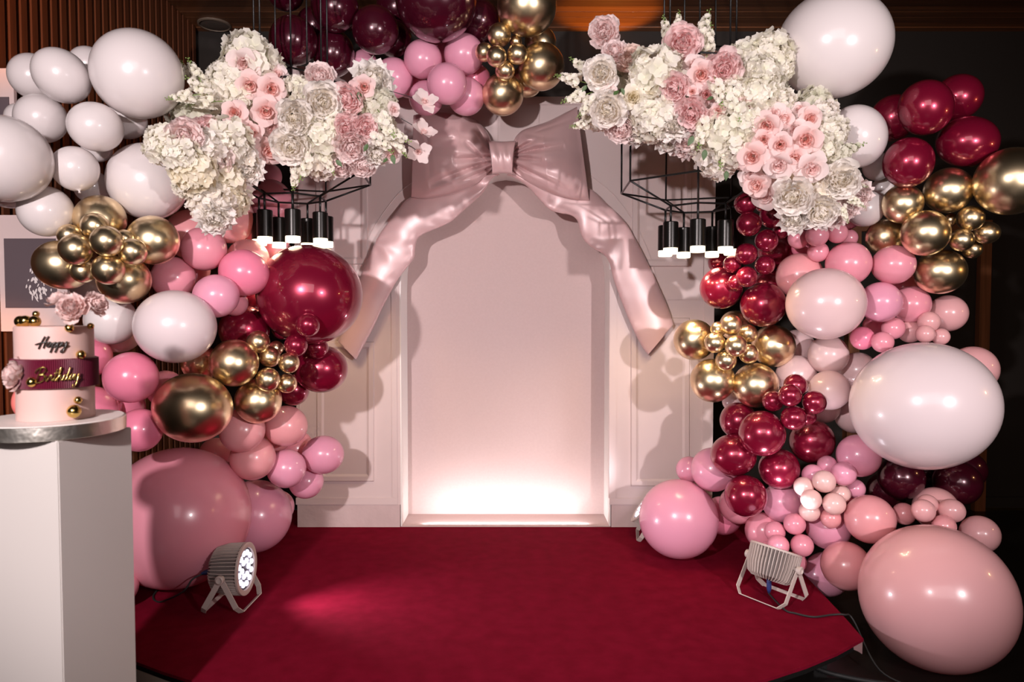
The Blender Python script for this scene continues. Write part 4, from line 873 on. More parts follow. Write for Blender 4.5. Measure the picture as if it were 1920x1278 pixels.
# colour, x, y, z, radius, stretch, its angle, what sets it apart
BALLOONS = [
 ('W', -1.625, 3.05, 2.646, 0.1852, 1.0, 0.0, 'at top left, touching the left flowers'),
 ('W', -1.924, 3.0, 2.623, 0.1112, 1.12, 35.0, 'left of the large white one at top left, tilted oval'),
 ('W', -2.181, 3.2, 2.688, 0.1004, 1.0, 0.0, 'half hidden at the top left corner of the garland'),
 ('W', -1.99, 3.3, 2.774, 0.085, 1.0, 0.0, 'peeping out behind the two topmost white ones at left'),
 ('W', -2.096, 3.12, 2.476, 0.1055, 1.0, 0.0, 'in shade above the huge white one cut by left edge'),
 ('W', -1.771, 2.98, 2.401, 0.1048, 1.06, 20.0, 'below the large white one at top left'),
 ('W', -2.028, 2.795, 2.225, 0.1692, 1.0, 0.0, 'cut by the left edge of the photo'),
 ('W', -1.862, 2.98, 2.228, 0.0927, 1.0, 0.0, 'with short neck showing, beside the huge white one at left edge'),
 ('W', -1.984, 2.97, 2.043, 0.1064, 1.0, 0.0, 'lowest of the bright white ones, above the framed print'),
 ('W', -1.785, 3.25, 2.505, 0.0859, 1.0, 0.0, 'under the large white one at top left, beside the flowers'),
 ('W', -1.668, 3.2, 2.213, 0.1725, 1.0, 0.0, 'hanging under the left flowers, with scalloped shadow'),
 ('W', -1.927, 3.25, 2.378, 0.0653, 1.0, 0.0, 'glimpsed in the gap below the white oval pair'),
 ('W', -1.925, 3.2, 2.189, 0.0759, 1.0, 0.0, 'glimpsed behind the topmost gold one at left'),
 ('W', -2.197, 3.05, 2.212, 0.1422, 1.0, 0.0, 'behind the huge white one at the left edge, lower rim showing'),
 ('W', -2.31, 3.3, 2.527, 0.0709, 1.0, 0.0, 'sliver at left edge above the huge white one'),
 ('W', -1.821, 3.15, 1.579, 0.1101, 1.0, 0.0, 'right of the cake top under the left gold cluster'),
 ('W', -1.995, 3.3, 1.76, 0.1072, 1.0, 0.0, 'behind the left gold cluster, lower rim showing'),
 ('L', -1.943, 3.421, 1.53, 0.1126, 1.0, 0.0, 'behind the white one right of the cake, lower rim showing'),
 ('M', -1.478, 3.046, 1.552, 0.1642, 1.06, 0.0, 'big and pearly between cake and burgundy ones'),
 ('G', -1.801, 3.05, 2.02, 0.105, 1.0, 0.0, 'topmost of the left gold cluster'),
 ('G', -1.578, 3.063, 1.931, 0.1076, 1.0, 0.0, 'right end of the left gold cluster'),
 ('G', -1.939, 3.0, 1.817, 0.1089, 1.1, 20.0, 'left end of the left gold cluster above the cake'),
 ('G', -1.685, 3.02, 1.754, 0.1057, 1.05, 0.0, 'lowest of the left gold cluster'),
 ('G', -1.735, 2.9, 1.971, 0.055, 1.0, 0.0, 'small, second from top in the left gold cluster'),
 ('G', -1.632, 2.805, 1.899, 0.0614, 1.0, 0.0, 'small, front middle of the left gold cluster'),
 ('G', -1.786, 2.85, 1.871, 0.0638, 1.0, 0.0, 'small, left of the middle of the left gold cluster'),
 ('G', -1.574, 2.889, 1.864, 0.0557, 1.0, 0.0, 'small, right of the middle of the left gold cluster'),
 ('G', -1.654, 2.85, 1.789, 0.0627, 1.0, 0.0, 'small, lower middle of the left gold cluster'),
 ('G', -1.807, 2.93, 1.787, 0.0495, 1.0, 0.0, 'small, tucked low left in the left gold cluster'),
 ('G', -1.874, 2.95, 1.939, 0.0473, 1.0, 0.0, 'small, tucked high left in the left gold cluster'),
 ('G', -1.638, 2.942, 1.925, 0.0376, 1.0, 0.0, 'tiny, tucked behind the middle of the left gold cluster'),
 ('P', -1.477, 3.337, 1.92, 0.1045, 1.0, 0.0, 'with a pale lit patch, right of left gold cluster'),
 ('P', -1.617, 3.32, 1.779, 0.1011, 1.0, 0.0, 'below and right of the left gold cluster'),
 ('H', -1.295, 3.362, 1.807, 0.1143, 1.06, 20.0, 'directly left of the huge burgundy one'),
 ('V', -1.373, 3.221, 1.69, 0.1018, 1.05, -20.0, 'between big pearly white one and huge burgundy one'),
 ('C', -1.602, 3.489, 2.004, 0.1265, 1.0, 0.0, 'shaded, behind the right end of left gold cluster'),
 ('C', -1.485, 3.663, 2.108, 0.1284, 1.0, 0.0, 'under the lowest white hydrangea at left'),
 ('C', -1.347, 3.55, 1.881, 0.1075, 1.0, 0.0, 'lit white from above by the left chandelier'),
 ('P', -1.419, 4.1, 2.274, 0.1236, 1.0, 0.0, 'seen through the left chandelier frame'),
 ('P', -1.482, 4.25, 2.447, 0.0808, 1.0, 0.0, 'dim, above another pink one behind left chandelier'),
 ('P', -1.373, 3.898, 2.042, 0.1268, 1.0, 0.0, 'behind the lamps of the left chandelier'),
 ('C', -1.376, 4.081, 1.948, 0.097, 1.0, 0.0, 'peeping over the huge burgundy one on its left'),
 ('P', -1.383, 3.463, 1.662, 0.064, 1.0, 0.0, 'sliver right of the lilac one beside the burgundy ones'),
 ('P', -1.63, 3.567, 1.833, 0.078, 1.0, 0.0, 'in the gap under the pink one with lit patch'),
 ('B', -1.378, 3.751, 1.638, 0.1004, 1.0, 0.0, 'glimpsed left of the huge burgundy one'),
 ('B', -1.042, 3.58, 1.708, 0.2609, 1.05, 10.0, 'huge, below the left chandelier'),
 ('B', -1.38, 3.573, 1.527, 0.1247, 1.0, 0.0, 'dark, left of the small burgundy four'),
 ('B', -1.048, 3.799, 1.308, 0.1379, 1.1, 5.0, 'under the tip of left bow tail'),
 ('B', -1.213, 3.835, 1.187, 0.0866, 1.0, 0.0, 'low, between gold and pink ones left of the wall moulding'),
 ('B', -1.23, 3.718, 1.53, 0.0585, 1.0, 0.0, 'small, leftmost of the four under the huge burgundy one'),
 ('B', -0.983, 3.336, 1.555, 0.0578, 1.0, 0.0, 'small, topmost of the four under the huge burgundy one'),
 ('B', -1.072, 3.437, 1.453, 0.0569, 1.0, 0.0, 'small, lower left of the four under the huge burgundy one'),
 ('B', -1.031, 3.667, 1.429, 0.0582, 1.0, 0.0, 'small, right of the four under the huge burgundy one'),
 ('G', -1.323, 3.295, 1.375, 0.1124, 1.0, 0.0, 'round, left of the six small gold ones'),
 ('G', -1.455, 3.15, 1.18, 0.1642, 1.09, 10.0, 'largest, above the huge pink one at left'),
 ('G', -1.263, 3.437, 1.177, 0.1129, 1.0, 0.0, 'under the six small gold ones at left'),
 ('G', -1.553, 3.45, 1.364, 0.0913, 1.0, 0.0, 'mostly hidden behind the big pearly white one'),
 ('G', -1.241, 3.387, 1.471, 0.0556, 1.0, 0.0, 'small, topmost of six left of the burgundy ones'),
 ('G', -1.193, 3.505, 1.436, 0.0368, 1.0, 0.0, 'tiny, tucked behind six small gold ones at left'),
 ('G', -1.202, 3.436, 1.395, 0.0514, 1.0, 0.0, 'small, centre of six left of the burgundy ones'),
 ('G', -1.092, 3.389, 1.369, 0.0509, 1.0, 0.0, 'small, rightmost of six left of the burgundy ones'),
 ('G', -1.186, 3.358, 1.29, 0.0578, 1.0, 0.0, 'small, lower left of six left of the burgundy ones'),
 ('G', -1.123, 3.45, 1.263, 0.0493, 1.0, 0.0, 'small, lowest right of six left of the burgundy ones'),
 ('H', -1.68, 3.05, 1.328, 0.112, 1.0, 0.0, 'right of the cake, with a lit wedge'),
 ('H', -1.97, 3.236, 1.154, 0.115, 1.0, 0.0, 'behind the foot of the cake on its right'),
 ('H', -2.003, 3.283, 1.406, 0.0979, 1.0, 0.0, 'behind the burgundy band of the cake on its right'),
 ('H', -1.673, 3.1, 1.086, 0.0962, 1.0, 0.0, 'above the plinth corner'),
 ('P', -1.731, 3.45, 1.236, 0.0904, 1.0, 0.0, 'sliver between hot pink and largest gold one at left'),
 ('P', -2.268, 3.3, 1.191, 0.1035, 1.0, 0.0, 'sliver left of the cake foot'),
 ('H', -1.928, 3.429, 1.14, 0.0986, 1.0, 0.0, 'deep in the gap behind the plinth top'),
 ('P', -1.709, 3.519, 0.568, 0.3529, 1.0, 0.0, 'huge, behind the plinth and left stage lamp'),
 ('V', -1.487, 3.97, 0.442, 0.206, 1.0, 0.0, 'right of the huge pink one on the stage'),
 ('V', -1.452, 4.251, 0.417, 0.1014, 1.0, 0.0, 'sliver behind the lilac one at the black gap'),
 ('C', -1.374, 3.512, 1.017, 0.1123, 1.0, 0.0, 'under the lower left gold one'),
 ('C', -1.213, 3.7, 1.009, 0.1112, 1.05, 0.0, 'below the low burgundy one at left'),
 ('C', -1.37, 3.64, 0.849, 0.1165, 1.0, 0.0, 'above the lilac one behind left stage lamp'),
 ('V', -1.235, 3.769, 0.763, 0.1045, 1.0, 0.0, 'in the middle of the lowest left row'),
 ('V', -1.083, 3.95, 0.803, 0.1134, 1.08, 0.0, 'rightmost of the left garland over the wall moulding'),
 ('V', -1.197, 4.0, 0.637, 0.0993, 1.0, 0.0, 'lowest at the tip of the left garland'),
 ('P', -1.285, 4.069, 0.817, 0.1101, 1.0, 0.0, 'dusky, behind the rightmost ones of the left garland'),
 ('C', -1.338, 3.929, 0.899, 0.0736, 1.0, 0.0, 'sliver in the gap of the lower left row'),
 ('P', -1.645, 3.821, 0.835, 0.0874, 1.0, 0.0, 'sliver under the largest gold one at left'),
 ('P', -1.863, 3.238, 0.317, 0.0871, 1.0, 0.0, 'sliver at the plinth edge low on the stage'),
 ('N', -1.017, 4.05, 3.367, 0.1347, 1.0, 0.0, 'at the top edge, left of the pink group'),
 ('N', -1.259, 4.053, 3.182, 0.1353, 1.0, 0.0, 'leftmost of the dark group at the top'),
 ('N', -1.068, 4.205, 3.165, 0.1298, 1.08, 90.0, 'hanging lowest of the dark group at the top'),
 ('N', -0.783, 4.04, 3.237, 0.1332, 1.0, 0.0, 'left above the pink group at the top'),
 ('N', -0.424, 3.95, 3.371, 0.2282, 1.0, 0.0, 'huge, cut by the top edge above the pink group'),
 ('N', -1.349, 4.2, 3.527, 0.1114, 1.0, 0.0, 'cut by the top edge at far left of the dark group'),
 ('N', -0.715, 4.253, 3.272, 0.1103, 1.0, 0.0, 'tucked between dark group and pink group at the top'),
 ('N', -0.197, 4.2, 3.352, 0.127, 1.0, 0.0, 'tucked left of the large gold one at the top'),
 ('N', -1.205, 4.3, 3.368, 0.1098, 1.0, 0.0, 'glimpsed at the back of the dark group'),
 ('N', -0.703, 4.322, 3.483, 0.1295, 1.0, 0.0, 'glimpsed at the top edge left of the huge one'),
 ('V', -0.522, 4.121, 3.1, 0.1108, 1.0, 0.0, 'upper left of the pink group above the bow'),
 ('V', -0.283, 4.15, 3.139, 0.1178, 1.0, 0.0, 'upper right of the pink group above the bow'),
 ('V', -0.369, 3.987, 2.914, 0.1141, 1.0, 0.0, 'front middle of the pink group above the bow'),
 ('V', -0.703, 4.174, 3.01, 0.1156, 1.0, 0.0, 'left of the pink group beside the left flowers'),
 ('V', -0.508, 4.15, 2.884, 0.1007, 1.0, 0.0, 'lower left of the pink group touching the bow'),
 ('V', -0.273, 4.171, 2.9, 0.1107, 1.0, 0.0, 'lower right of the pink group touching the bow'),
 ('V', -0.903, 4.299, 3.143, 0.0777, 1.0, 0.0, 'small, far left of the pink group above the bow'),
 ('H', -0.416, 4.32, 3.257, 0.1065, 1.0, 0.0, 'deep in the pink group above the bow'),
 ('H', -0.635, 4.359, 3.053, 0.1019, 1.0, 0.0, 'in the dark gap left of the pink group above the bow'),
 ('H', -0.22, 4.32, 3.053, 0.0887, 1.0, 0.0, 'in the gap between pink group and gold group above the bow'),
 ('G', 0.085, 4.0, 3.358, 0.1691, 1.0, 0.0, 'large, cut by the top edge'),
 ('G', 0.171, 4.1, 3.05, 0.1349, 1.0, 0.0, 'right end of the top gold group'),
 ('G', -0.054, 4.153, 2.907, 0.1225, 1.0, 0.0, 'lowest of the top gold group'),
 ('G', 0.172, 4.28, 3.257, 0.0962, 1.0, 0.0, 'half hidden behind the large one at the top edge'),
 ('G', 0.092, 4.32, 3.04, 0.0983, 1.0, 0.0, 'half hidden low in the top gold group'),
 ('G', -0.073, 4.02, 3.199, 0.0669, 1.0, 0.0, 'small, topmost of five in the top gold group'),
 ('G', -0.158, 4.02, 3.103, 0.0527, 1.0, 0.0, 'small, leftmost of five in the top gold group'),
 ('G', -0.087, 3.937, 3.048, 0.0574, 1.0, 0.0, 'small, centre left of five in the top gold group'),
 ('G', 0.03, 3.97, 3.075, 0.0578, 1.0, 0.0, 'small, rightmost of five in the top gold group'),
 ('G', -0.04, 4.017, 2.999, 0.0559, 1.0, 0.0, 'small, lowest of five in the top gold group'),
 ('G', 0.022, 4.1, 3.194, 0.0357, 1.0, 0.0, 'tiny, tucked under the large gold one at the top edge'),
 ('W', 1.531, 3.35, 2.887, 0.2513, 1.06, 0.0, 'at top right, partly shadowed by flowers'),
 ('W', 1.695, 3.45, 2.48, 0.1463, 1.1, 70.0, 'right of the right flowers, below the huge white one'),
 ('W', 1.907, 3.65, 2.377, 0.0722, 1.0, 0.0, 'sliver below the white one right of the flowers'),
 ('W', 1.815, 3.586, 2.149, 0.0923, 1.0, 0.0, "low, beside the right flowers' lower end"),
 ('W', 1.99, 3.75, 2.285, 0.0558, 1.0, 0.0, 'dim sliver left of the right gold group'),
 ('V', 1.792, 3.763, 2.161, 0.1029, 1.0, 0.0, 'pale, tucked under the lower end of the right flowers'),
 ('B', 1.96, 3.326, 2.584, 0.1235, 1.07, 75.0, 'topmost front of the right burgundy five'),
 ('B', 1.93, 3.543, 2.598, 0.1134, 1.0, 0.0, 'left and behind in the right burgundy five'),
 ('B', 2.255, 3.55, 2.701, 0.1132, 1.0, 0.0, 'dark, behind at top right of the right burgundy five'),
 ('B', 2.212, 3.4, 2.442, 0.1277, 1.15, 0.0, 'rightmost of the right burgundy five'),
 ('B', 1.915, 3.38, 2.338, 0.1159, 1.05, 90.0, 'lowest of the right burgundy five'),
 ('G', 2.322, 3.25, 2.223, 0.1541, 1.0, 0.0, 'large, cut by the right edge'),
 ('G', 2.136, 3.42, 2.212, 0.1092, 1.0, 0.0, 'directly under the right burgundy five'),
 ('G', 1.939, 3.466, 2.154, 0.0954, 1.0, 0.0, 'upper left of the right gold group'),
 ('G', 2.003, 3.377, 1.999, 0.1093, 1.0, 0.0, 'middle of the right gold group'),
 ('G', 1.952, 3.642, 2.008, 0.0962, 1.0, 0.0, 'far left of the right gold group'),
 ('G', 2.186, 3.55, 1.824, 0.1174, 1.08, 0.0, 'lowest of the right gold group'),
 ('G', 2.223, 3.38, 2.071, 0.0608, 1.0, 0.0, 'small, topmost of four in the right gold group'),
 ('G', 2.235, 3.55, 2.087, 0.0321, 1.0, 0.0, 'tiny, between larger ones in the right gold group'),
 ('G', 2.182, 3.38, 1.966, 0.0541, 1.0, 0.0, 'small, lower left of four in the right gold group'),
 ('G', 2.33, 3.42, 2.006, 0.0565, 1.1, 0.0, 'small, rightmost of four in the right gold group'),
 ('G', 2.327, 3.52, 1.935, 0.0464, 1.0, 0.0, 'small, lowest of four in the right gold group'),
 ('P', 1.717, 3.55, 1.865, 0.1105, 1.0, 0.0, 'above right of the big blush one, half in shade'),
 ('P', 1.939, 3.537, 1.858, 0.1011, 1.05, -10.0, 'under the right gold group, left of its lowest'),
 ('L', 1.536, 3.4, 1.658, 0.1792, 1.06, 0.0, 'big, in the middle of the right garland'),
 ('V', 1.884, 3.55, 1.669, 0.1022, 1.0, 0.0, 'touching the big blush one on its right'),
 ('P', 2.116, 3.682, 1.66, 0.0971, 1.0, 0.0, 'under the lowest of the right gold group'),
 ('C', 1.53, 3.7, 1.811, 0.1197, 1.0, 0.0, 'translucent, behind the big blush one'),
 ('D', 2.355, 3.75, 1.612, 0.0978, 1.0, 0.0, 'with a lit patch, beside the wooden door frame'),
 ('P', 1.98, 3.6, 1.534, 0.0569, 1.0, 0.0, 'small, upper right of three above the huge white one'),
 ('H', 1.81, 3.58, 1.483, 0.0598, 1.0, 0.0, 'small, leftmost of three above the huge white one'),
 ('P', 1.871, 3.497, 1.466, 0.053, 1.0, 0.0, 'small, lowest of three above the huge white one'),
 ('D', 2.157, 3.587, 1.568, 0.0534, 1.0, 0.0, 'small dusky, topmost above the huge white one at right'),
 ('D', 2.11, 3.539, 1.506, 0.0453, 1.0, 0.0, 'small dusky, left of two peeping over the huge white one'),
 ('D', 2.215, 3.58, 1.491, 0.0431, 1.0, 0.0, 'small dusky, right of two peeping over the huge white one'),
 ('D', 2.126, 3.704, 1.516, 0.0609, 1.0, 0.0, 'small dusky, behind the three small pink ones'),
 ('H', 1.987, 3.8, 1.545, 0.0604, 1.0, 0.0, 'small, deep behind the three small pink ones'),
 ('H', 2.157, 3.85, 1.752, 0.088, 1.0, 0.0, 'deep in the gap under the right gold group'),
 ('P', 1.488, 3.62, 2.0, 0.053, 1.0, 0.0, 'small, leftmost of the four under the right flowers'),
 ('P', 1.541, 3.52, 2.005, 0.0564, 1.0, 0.0, 'small, middle of the four under the right flowers'),
 ('P', 1.653, 3.54, 2.018, 0.0512, 1.0, 0.0, 'small, rightmost of the four under the right flowers'),
 ('P', 1.583, 3.6, 1.929, 0.0525, 1.0, 0.0, 'small, lowest of the four under the right flowers'),
 ('P', 1.814, 3.75, 2.017, 0.046, 1.0, 0.0, 'small, behind the four under the right flowers'),
 ('H', 1.578, 3.8, 1.965, 0.0501, 1.0, 0.0, 'small, in the gap beneath the four under the right flowers'),
 ('B', 1.212, 3.62, 2.181, 0.0587, 1.0, 0.0, 'small, topmost of the chain under the right flowers'),
 ('B', 1.216, 3.58, 2.069, 0.0635, 1.0, 0.0, 'small, second down on the left of the chain under flowers'),
 ('B', 1.338, 3.6, 2.113, 0.0608, 1.1, 80.0, "small, right of the chain's top under the right flowers"),
 ('B', 1.315, 3.6, 1.987, 0.0585, 1.0, 0.0, 'small, midway down the chain beside the right chandelier'),
 ('B', 1.217, 3.618, 1.92, 0.0564, 1.0, 0.0, 'small, lit by the lamps of the right chandelier'),
 ('B', 1.326, 3.65, 1.864, 0.0514, 1.0, 0.0, 'small, right side low in the chain by the chandelier'),
 ('B', 1.166, 3.684, 1.872, 0.0467, 1.0, 0.0, 'small, bright red-lit left of the chain by the chandelier'),
 ('B', 1.216, 3.604, 1.8, 0.0537, 1.0, 0.0, 'small, lowest in front of the chain by the chandelier'),
 ('B', 1.188, 3.685, 1.773, 0.0441, 1.0, 0.0, 'small, dark at the foot of the chain by the chandelier'),
 ('B', 1.417, 3.68, 2.043, 0.0405, 1.0, 0.0, 'small, half hidden by a white peony at right'),
 ('B', 1.339, 3.72, 2.189, 0.041, 1.0, 0.0, "small, dark between the chain's two top ones"),
 ('B', 1.507, 3.95, 1.967, 0.1106, 1.0, 0.0, 'dark, behind the small chain right of the chandelier'),
 ('B', 1.464, 3.95, 1.771, 0.0937, 1.0, 0.0, 'dark, deep under the small chain right of the chandelier'),
 ('B', 1.151, 3.825, 1.751, 0.1147, 1.0, 0.0, 'left of two, under the right chandelier'),
 ('B', 1.346, 3.72, 1.658, 0.119, 1.0, 0.0, 'right of two, touching the big blush one'),
 ('B', 1.181, 3.98, 1.903, 0.0595, 1.0, 0.0, "hidden behind the right chandelier's lamps"),
 ('G', 1.021, 3.88, 1.464, 0.1145, 1.0, 0.0, 'left end of the lower right gold cluster'),
 ('G', 1.432, 3.796, 1.434, 0.1159, 1.0, 0.0, 'right end of the lower right gold cluster'),
 ('G', 1.102, 3.8, 1.244, 0.1205, 1.0, 0.0, 'lower left of the lower right gold cluster'),
 ('G', 1.322, 3.75, 1.222, 0.1207, 1.0, 0.0, 'lower right of the lower right gold cluster'),
 ('G', 1.286, 4.0, 1.543, 0.087, 1.0, 0.0, 'red-tinged, behind the lower right gold cluster'),
 ('G', 1.077, 3.68, 1.457, 0.0555, 1.0, 0.0, 'small, left of seven in the lower right gold cluster'),
 ('G', 1.157, 3.66, 1.55, 0.055, 1.0, 0.0, 'small, topmost of seven in the lower right gold cluster'),
 ('G', 1.168, 3.613, 1.442, 0.057, 1.0, 0.0, 'small, front centre of seven in the lower right gold cluster'),
 ('G', 1.259, 3.68, 1.397, 0.0524, 1.0, 0.0, 'small, right of seven in the lower right gold cluster'),
 ('G', 1.135, 3.672, 1.363, 0.0553, 1.0, 0.0, 'small, lowest of seven in the lower right gold cluster'),
 ('G', 1.113, 3.74, 1.526, 0.0422, 1.0, 0.0, 'small, upper left of seven in the lower right gold cluster'),
 ('G', 1.272, 3.74, 1.503, 0.0504, 1.0, 0.0, 'small, upper right of seven in the lower right gold cluster'),
 ('L', 1.26, 3.95, 1.11, 0.0565, 1.0, 0.0, 'small, under the lower right gold cluster'),
 ('L', 1.699, 3.72, 1.389, 0.1037, 1.0, 0.0, 'under the big blush one of the right garland'),
 ('L', 1.565, 3.807, 1.275, 0.1072, 1.0, 0.0, 'right of the lower right gold cluster'),
 ('L', 1.676, 3.65, 1.207, 0.1045, 1.0, 0.0, 'left of the huge white one, right of small burgundy ones'),
 ('L', 1.898, 3.8, 1.299, 0.0996, 1.0, 0.0, "half hidden behind the huge white one's upper left"),
 ('L', 1.636, 3.98, 1.42, 0.1001, 1.0, 0.0, 'glimpsed between gold cluster and big blush one'),
 ('L', 1.737, 3.845, 1.091, 0.0877, 1.0, 0.0, 'under the pale one left of the huge white one'),
 ('L', 1.913, 3.856, 1.05, 0.1068, 1.0, 0.0, 'peeping out left of the huge white one'),
 ('M', 1.903, 3.2, 1.183, 0.3013, 1.06, 0.0, 'huge and pearly, at the right'),
 ('D', 2.365, 3.55, 1.325, 0.1169, 1.0, 0.0, 'dusky, behind the huge white one at right'),
 ('B', 1.467, 3.58, 1.239, 0.0584, 1.0, 0.0, 'small, topmost of five left of the huge white one'),
 ('B', 1.408, 3.5, 1.196, 0.0572, 1.0, 0.0, 'small, front of five left of the huge white one'),
 ('B', 1.541, 3.52, 1.158, 0.0597, 1.0, 0.0, 'small, rightmost of five left of the huge white one'),
 ('B', 1.436, 3.52, 1.079, 0.0626, 1.0, 0.0, 'small, lowest of five left of the huge white one'),
 ('B', 1.359, 3.6, 1.154, 0.0537, 1.0, 0.0, 'small, leftmost of five left of the huge white one'),
 ('B', 1.55, 3.62, 1.075, 0.0481, 1.0, 0.0, 'small, tucked behind five left of the huge white one'),
 ('B', 1.308, 3.607, 0.985, 0.1185, 1.0, 0.0, 'front middle of the lower right burgundy group'),
 ('B', 1.254, 3.819, 1.02, 0.1004, 1.0, 0.0, 'top left of the lower right burgundy group'),
 ('B', 1.2, 3.735, 0.844, 0.1178, 1.08, 0.0, 'far left of the lower right burgundy group'),
 ('B', 1.643, 3.777, 0.912, 0.1198, 1.0, 0.0, 'far right of the lower right burgundy group'),
 ('B', 1.444, 3.72, 0.774, 0.1077, 1.0, 0.0, 'lower middle of the lower right burgundy group'),
 ('B', 1.241, 3.65, 0.644, 0.109, 1.0, 0.0, 'lowest of the lower right burgundy group'),
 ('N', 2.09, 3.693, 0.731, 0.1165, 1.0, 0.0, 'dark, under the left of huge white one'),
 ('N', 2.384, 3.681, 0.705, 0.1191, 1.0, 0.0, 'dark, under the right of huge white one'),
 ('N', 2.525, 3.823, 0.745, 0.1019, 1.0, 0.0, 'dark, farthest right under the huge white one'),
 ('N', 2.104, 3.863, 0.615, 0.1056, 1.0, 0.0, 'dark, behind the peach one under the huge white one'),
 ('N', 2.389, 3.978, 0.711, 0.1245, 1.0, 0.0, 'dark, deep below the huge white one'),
 ('V', 0.958, 3.95, 0.432, 0.2235, 1.0, 0.0, 'large, on the stage at right'),
 ('V', 1.144, 3.916, 0.725, 0.1239, 1.0, 0.0, 'above the large one on the stage at right'),
 ('V', 1.048, 4.071, 0.69, 0.077, 1.0, 0.0, 'sliver over the large one on the stage at right'),
 ('P', 1.299, 3.937, 0.517, 0.1088, 1.0, 0.0, 'behind the lowest burgundy one at right'),
 ('H', 1.26, 4.105, 0.406, 0.1137, 1.0, 0.0, 'shaded, right of the large one on the stage'),
 ('V', 1.485, 3.78, 0.572, 0.1063, 1.0, 0.0, 'right of the lowest burgundy one at right'),
 ('P', 1.402, 3.819, 0.402, 0.1019, 1.0, 0.0, 'shaded, behind the lower small pink four'),
 ('V', 1.831, 3.637, 0.861, 0.1111, 1.0, 0.0, 'left below the huge white one'),
 ('V', 1.706, 3.701, 0.459, 0.1161, 1.0, 0.0, 'under the small blush ones, right'),
 ('C', 1.825, 3.5, 0.563, 0.1212, 1.0, 0.0, 'above the huge pink one at lower right'),
 ('C', 1.707, 3.5, 0.323, 0.1214, 1.0, 0.0, 'with dented shadow, left of the huge pink one'),
 ('V', 1.701, 3.7, 0.203, 0.1154, 1.0, 0.0, 'behind the right stage lamp'),
 ('P', 1.405, 3.666, 0.447, 0.0542, 1.0, 0.0, 'small, upper left of four behind right stage lamp'),
 ('P', 1.491, 3.62, 0.502, 0.056, 1.0, 0.0, 'small, topmost of four behind right stage lamp'),
 ('P', 1.389, 3.576, 0.402, 0.0554, 1.0, 0.0, 'small, lower left of four behind right stage lamp'),
 ('P', 1.515, 3.58, 0.401, 0.0577, 1.0, 0.0, 'small, lower right of four behind right stage lamp'),
 ('P', 1.369, 3.68, 0.35, 0.0381, 1.0, 0.0, 'tiny, at the left rim of right stage lamp'),
 ('P', 1.533, 3.7, 0.27, 0.0569, 1.0, 0.0, 'small, behind the face of right stage lamp'),
 ('S', 1.528, 3.602, 0.705, 0.0504, 1.0, 0.0, 'small, leftmost of six under the burgundy ones'),
 ('S', 1.611, 3.55, 0.745, 0.0573, 1.0, 0.0, 'small, topmost of six under the burgundy ones'),
 ('S', 1.532, 3.519, 0.659, 0.0517, 1.0, 0.0, 'small, centre left of six under the burgundy ones'),
 ('S', 1.651, 3.52, 0.637, 0.0565, 1.0, 0.0, 'small, centre right of six under the burgundy ones'),
 ('S', 1.56, 3.6, 0.575, 0.0529, 1.0, 0.0, 'small, lower left of six under the burgundy ones'),
 ('C', 1.662, 3.578, 0.545, 0.0522, 1.0, 0.0, 'small, orange-tinted lowest of six under the burgundy ones'),
 ('S', 1.73, 3.62, 0.66, 0.0502, 1.0, 0.0, 'small, tucked at right of six under the burgundy ones'),
 ('V', 1.715, 3.557, 0.783, 0.0623, 1.0, 0.0, 'small, above right of the small blush six'),
 ('V', 1.682, 3.673, 0.802, 0.0512, 1.0, 0.0, 'small, shaded above the small blush six'),
 ('V', 1.598, 3.654, 0.754, 0.0565, 1.0, 0.0, 'small, shaded above left of the small blush six'),
 ('V', 1.834, 3.672, 0.676, 0.0507, 1.0, 0.0, 'small, right of the small blush six'),
 ('H', 1.833, 3.737, 0.618, 0.0435, 1.0, 0.0, 'tiny, in the gap right of the small blush six'),
 ('D', 2.22, 3.6, 0.59, 0.1095, 1.0, 0.0, 'largest of the peach ones above the huge pink one'),
 ('D', 2.105, 3.48, 0.645, 0.0494, 1.0, 0.0, 'small, upper of four above the huge pink one'),
 ('D', 2.036, 3.4, 0.635, 0.0555, 1.0, 0.0, 'small, front of four above the huge pink one'),
 ('D', 2.201, 3.439, 0.624, 0.0605, 1.08, 10.0, 'small, right of four above the huge pink one'),
 ('C', 2.132, 3.386, 0.562, 0.0548, 1.0, 0.0, 'small, lowest of four above the huge pink one'),
 ('C', 2.027, 3.55, 0.576, 0.0558, 1.0, 0.0, 'small, left of four above the huge pink one'),
 ('D', 2.353, 3.45, 0.502, 0.0911, 1.0, 0.0, 'dusky, at the far right behind the huge pink one'),
 ('D', 1.923, 3.1, 0.324, 0.3191, 1.0, 0.0, 'huge, on the floor at lower right'),
]
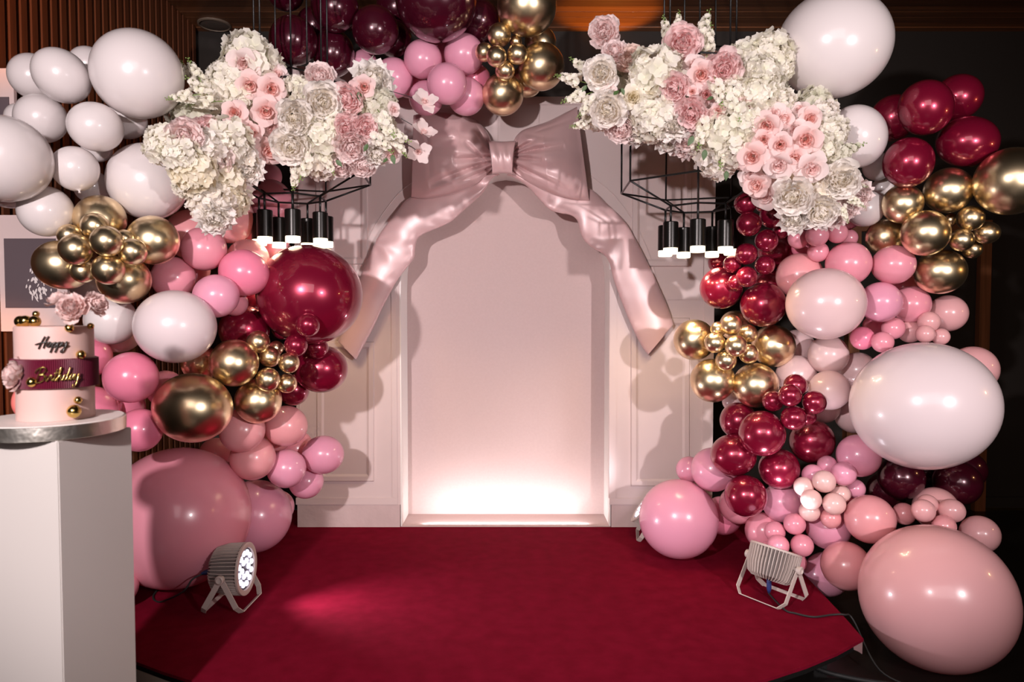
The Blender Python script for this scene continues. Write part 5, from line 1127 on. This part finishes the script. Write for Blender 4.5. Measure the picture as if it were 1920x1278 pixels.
# ------------------------------------------------------------------ balloons
COLN = {'W': 'white', 'M': 'pearly white', 'L': 'pale blush', 'S': 'pale peach', 'P': 'pink', 'H': 'hot pink', 'V': 'lilac pink', 'C': 'peach pink', 'D': 'dusky pink', 'B': 'glossy burgundy', 'N': 'unlit burgundy', 'G': 'gold chrome'}
BMESH = {}
def balloon_mesh(c, big):
    if (c, big) in BMESH: return BMESH[c, big]
    bm = bmesh.new(); prof = [(0, 1.0)]; n = 40 if big else 24
    for i in range(1, n):
        t = math.pi*i/n; r = math.sin(t); z = math.cos(t)
        if z < 0: r *= (1-.05*z*z); z *= 1.10
        if r > .075 or z > 0: prof.append((r, z))
    prof += [(.06, -1.13), (.035, -1.17), (.03, -1.20), (.055, -1.24), (.05, -1.255), (0, -1.255)]
    bm_lathe(bm, prof, 64 if big else 40)
    bmesh.ops.recalc_face_normals(bm, faces=bm.faces)
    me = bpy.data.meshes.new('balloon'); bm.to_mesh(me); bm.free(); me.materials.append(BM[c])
    me.polygons.foreach_set('use_smooth', [True]*len(me.polygons)); BMESH[c, big] = me; return me
BR = random.Random(5)
NECK = {'with short neck showing, beside the huge white one at left edge': (.25, -.15, -1)}
GRP = {'W': 'white balloons of the garland', 'M': 'pearly white balloons of the garland', 'L': 'blush balloons of the garland', 'S': 'pale peach balloons of the garland', 'P': 'pink balloons of the garland', 'H': 'pink balloons of the garland', 'V': 'pink balloons of the garland', 'C': 'pink balloons of the garland', 'D': 'pink balloons of the garland', 'B': 'burgundy balloons of the garland', 'N': 'burgundy balloons of the garland', 'G': 'gold balloons of the garland'}
for (c, x, y, z, r, asp, ang, where) in BALLOONS:
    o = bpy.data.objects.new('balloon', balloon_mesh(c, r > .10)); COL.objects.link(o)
    o.location = (x, y, z)
    view = (Vector((0, 0, EYE))-Vector((x, y, z))).normalized()
    if where in NECK: d = -Vector(NECK[where])
    else: d = view + Vector((BR.uniform(-.35, .35), 0, BR.uniform(-.35, .35)))
    a = R(ang); m = basis(d, Vector((math.cos(a), 0, -math.sin(a)))) 
    k = math.sqrt(asp)
    o.matrix_world = Matrix.Translation((x, y, z)) @ m @ Matrix.Diagonal((r*k, r/k, r*.97, 1))
    pre = ''
    for s in ('small', 'tiny', 'large', 'huge', 'big', 'dark', 'dim', 'dusky', 'pale', 'shaded', 'round', 'translucent'):
        if where.startswith(s+',') or where.startswith(s+' '):
            if c == 'D' and s == 'dusky': where = where[5:].lstrip(' ,'); break
            pre = s+' '; where = where[len(s):].lstrip(' ,'); break
    where = where.replace('dusky, ', '')
    tag(o, '%s%s balloon %s' % (pre, COLN[c], where), 'balloon', GRP[c])
